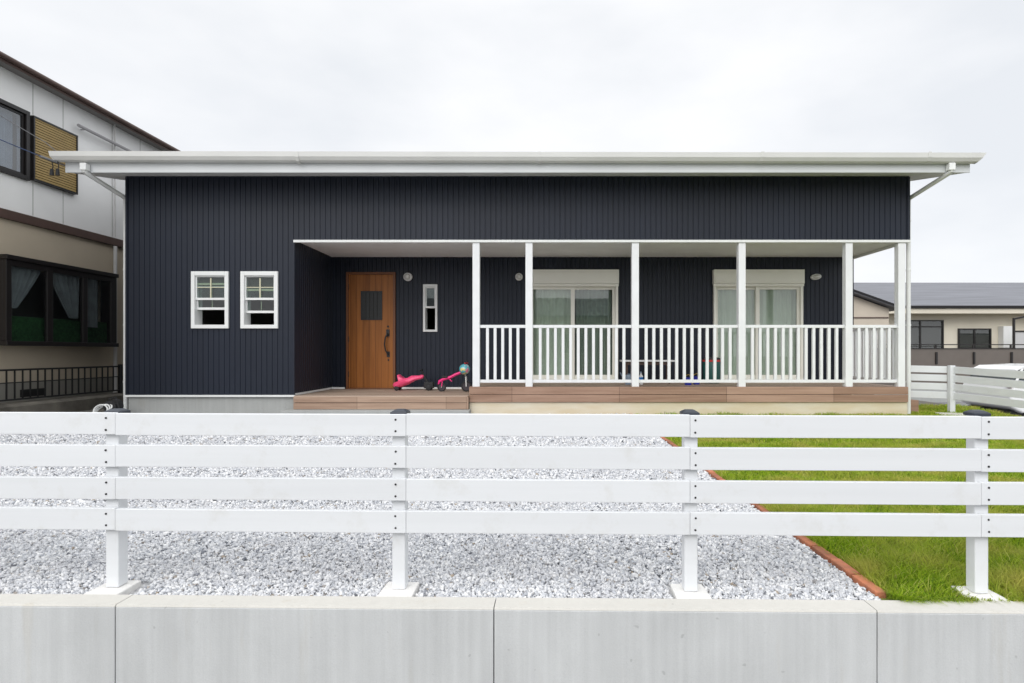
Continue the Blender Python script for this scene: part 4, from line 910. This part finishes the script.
# bungalow across the lane
RH = empty('neighbour_house', (16, 24, GZ)); tag(RH, 'single-storey cream house with long grey slate roof, right background', 'house')
WY = 22.6
ez, rzv = P(0, 308, 22).z, P(0, 282.6, 26.5).z
MB().box(10.2, 31, WY, WY + .15, GZ, ez + .12).box(10.2, 10.35, WY + .15, 30.3, GZ, ez + .12).box(30.85, 31, WY + .15, 30.3, GZ, ez + .12).box(10.2, 31, 30.3, 30.45, GZ, ez + .12).build('wall', M['stucco_r'], RH)
rfm = MB().prism([(22.0, ez), (22.0, ez + .09), (26.5, rzv), (31.0, ez + .09), (31.0, ez), (26.5, rzv - .1)], 'x', 9.7, 31.6).build('roof', M['slate'], RH)
MB().box(9.7, 31.6, 21.93, 21.998, ez - .005, ez + .085).build('gutter', M['eave'], rfm)
MB().box(9.75, 31.5, 22.002, 22.6, ez - .06, ez - .02).box(9.75, 31.5, 22.002, 22.03, ez - .20, ez - .061).build('soffit', M['stucco_r'], rfm)
# front wing with its gable towards the lane
WG = 20.0; gxe = P(903, 0, WG).x; ge = P(0, 307.5, WG).z; gridge = gxe - 3.4; gr_z = ge + 3.4 * .36
MB().prism([(gridge - 3.1, GZ), (gxe - .3, GZ), (gxe - .3, ge - .02), (gridge, gr_z - .12), (gridge - 3.1, ge - .02)], 'y', WG + .3, WY - .002).build('gable_wall', mat('gable_render', (.60, .53, .44), .9, 0, .05, 1, .3, 100), RH)
gable = MB().prism([(gxe, ge - .08), (gxe, ge), (gridge, gr_z), (gridge - 3.4, ge), (gridge - 3.4, ge - .08), (gridge, gr_z - .1)], 'y', WG, 24.5).build('gable_roof', M['slate'], RH)
MB().prism([(gxe + .02, ge - .06), (gxe + .02, ge + .012), (gridge, gr_z + .004), (gridge, gr_z - .055)], 'y', WG - .03, WG - .002).build('verge', M['eave'], gable)
MB().box(gridge - 3.05, gxe - .32, WG + .27, WG + .298, 2.20, 2.235).build('belt_trim', M['brown'], RH)
def rwin(a_, b_, z0_, z1_, inner=None):
    f_ = MB().frame(a_, b_, WY - .06, WY - .003, z0_, z1_, .05).box((a_ + b_) / 2 - .03, (a_ + b_) / 2 + .03, WY - .045, WY - .004, z0_ + .05, z1_ - .05).build('window', M['bronze'], RH)
    if inner: MB().box(a_ + .05, b_ - .05, WY - .05, WY - .02, inner, inner + .05).build('transom', M['bronze'], f_)
    MB().box(a_ + .05, b_ - .05, WY - .018, WY - .012, z0_ + .05, z1_ - .05).build('pane', M['glass_d'], f_)
    MB().box(a_ + .05, b_ - .05, WY - .008, WY - .004, z0_ + .05, z1_ - .05).build('blind', mat('dim_blind', (.09, .085, .08), .8), f_)
    return f_
rwin(13.35, 15.1, .4, 2.26, 1.98); rwin(15.65, 16.9, 1.16, 1.94); rwin(20.5, 22.3, .6, 2.2)
MB().box(17.18, 17.55, WY - .28, WY - .003, 1.2, 2.02).build('meter_box', M['white_metal'], RH, bev=.02)
# balcony style fence
bfz = P(0, 349, WG - .3).z
bfn = empty('balcony_fence', (15, 19.7, GZ)); tag(bfn, 'taupe panel fence with dark handrail in front of the cream bungalow', 'fence')
MB().box(9.0, 30, 19.7, 19.74, -.15, bfz).build('panel', M['taupe'], bfn)
MB().box(9.0, 30, 19.68, 19.76, bfz + .001, bfz + .03).box(9.0, 30, 19.69, 19.75, bfz + .13, bfz + .16).build('handrail', M['bronze'], bfn)
MB().box(9.0, 30, 19.66, 19.8, GZ, -.152).build('base', M['plinth'], bfn)
x = P(936, 0, 19.7).x - 1.24 * 3
while x < 29:
    MB().box(x - .03, x + .03, 19.655, 19.698, bfz - .50, bfz - .10).box(x - .025, x + .025, 19.70, 19.74, bfz + .031, bfz + .129).build('post', M['bronze'], bfn); x += 1.24
# small canopy with translucent panel
cp = empty('canopy', (P(1013, 0, 21).x, 21, GZ)); tag(cp, 'black framed canopy with pale panel beside the cream bungalow, right edge', 'canopy')
a_ = P(1012.5, 0, 21).x
MB().box(a_, a_ + .06, 20.95, 21.01, GZ, P(0, 318, 21).z).bar((a_ + .03, 20.98, P(0, 319, 21).z), (a_ + 1.2, 20.98, P(0, 312, 21).z), .06, .06).bar((a_ + 1.2, 20.98, P(0, 312, 21).z), (a_ + 3.5, 20.98, P(0, 309, 21).z), .06, .06).box(a_ + .061, a_ + 3.5, 20.95, 21.01, P(0, 332.2, 21).z, P(0, 330.6, 21).z).box(a_ + 3.5, a_ + 3.56, 20.95, 21.01, GZ, P(0, 310, 21).z).build('frame', M['bronze'], cp)
MB().box(a_ + .07, a_ + 3.49, 20.97, 20.985, P(0, 350, 21).z, P(0, 332.3, 21).z).build('panel', mat('pale_polycarbonate', (.5, .5, .5), .4), cp)

# invented house across the street, added so the window glass has something to reflect
OH = empty('added_opposite_house', (0, -13, GZ)); tag(OH, 'invented pale house across the street, added for the window glass to reflect', 'house')
MB().box(-9, 10, -18, -13, GZ, 3.2).build('wall', M['opp'], OH)
MB().prism([(-12.5, 3.21), (-12.5, 3.3), (-15.5, 4.6), (-18.5, 3.3), (-18.5, 3.21)], 'x', -9.6, 10.6).build('roof', M['slate'], OH)
for xx in (-7, -3.2, 1.0, 5.5, 7.8):
    f_ = MB().frame(xx, xx + 1.5, -12.995, -12.93, .9, 2.3, .07).box(xx + .72, xx + .78, -12.99, -12.94, .97, 2.23).build('window', M['win_white'], OH)
    MB().box(xx + .07, xx + 1.43, -12.985, -12.975, .97, 2.23).build('pane', M['carglass'], f_)
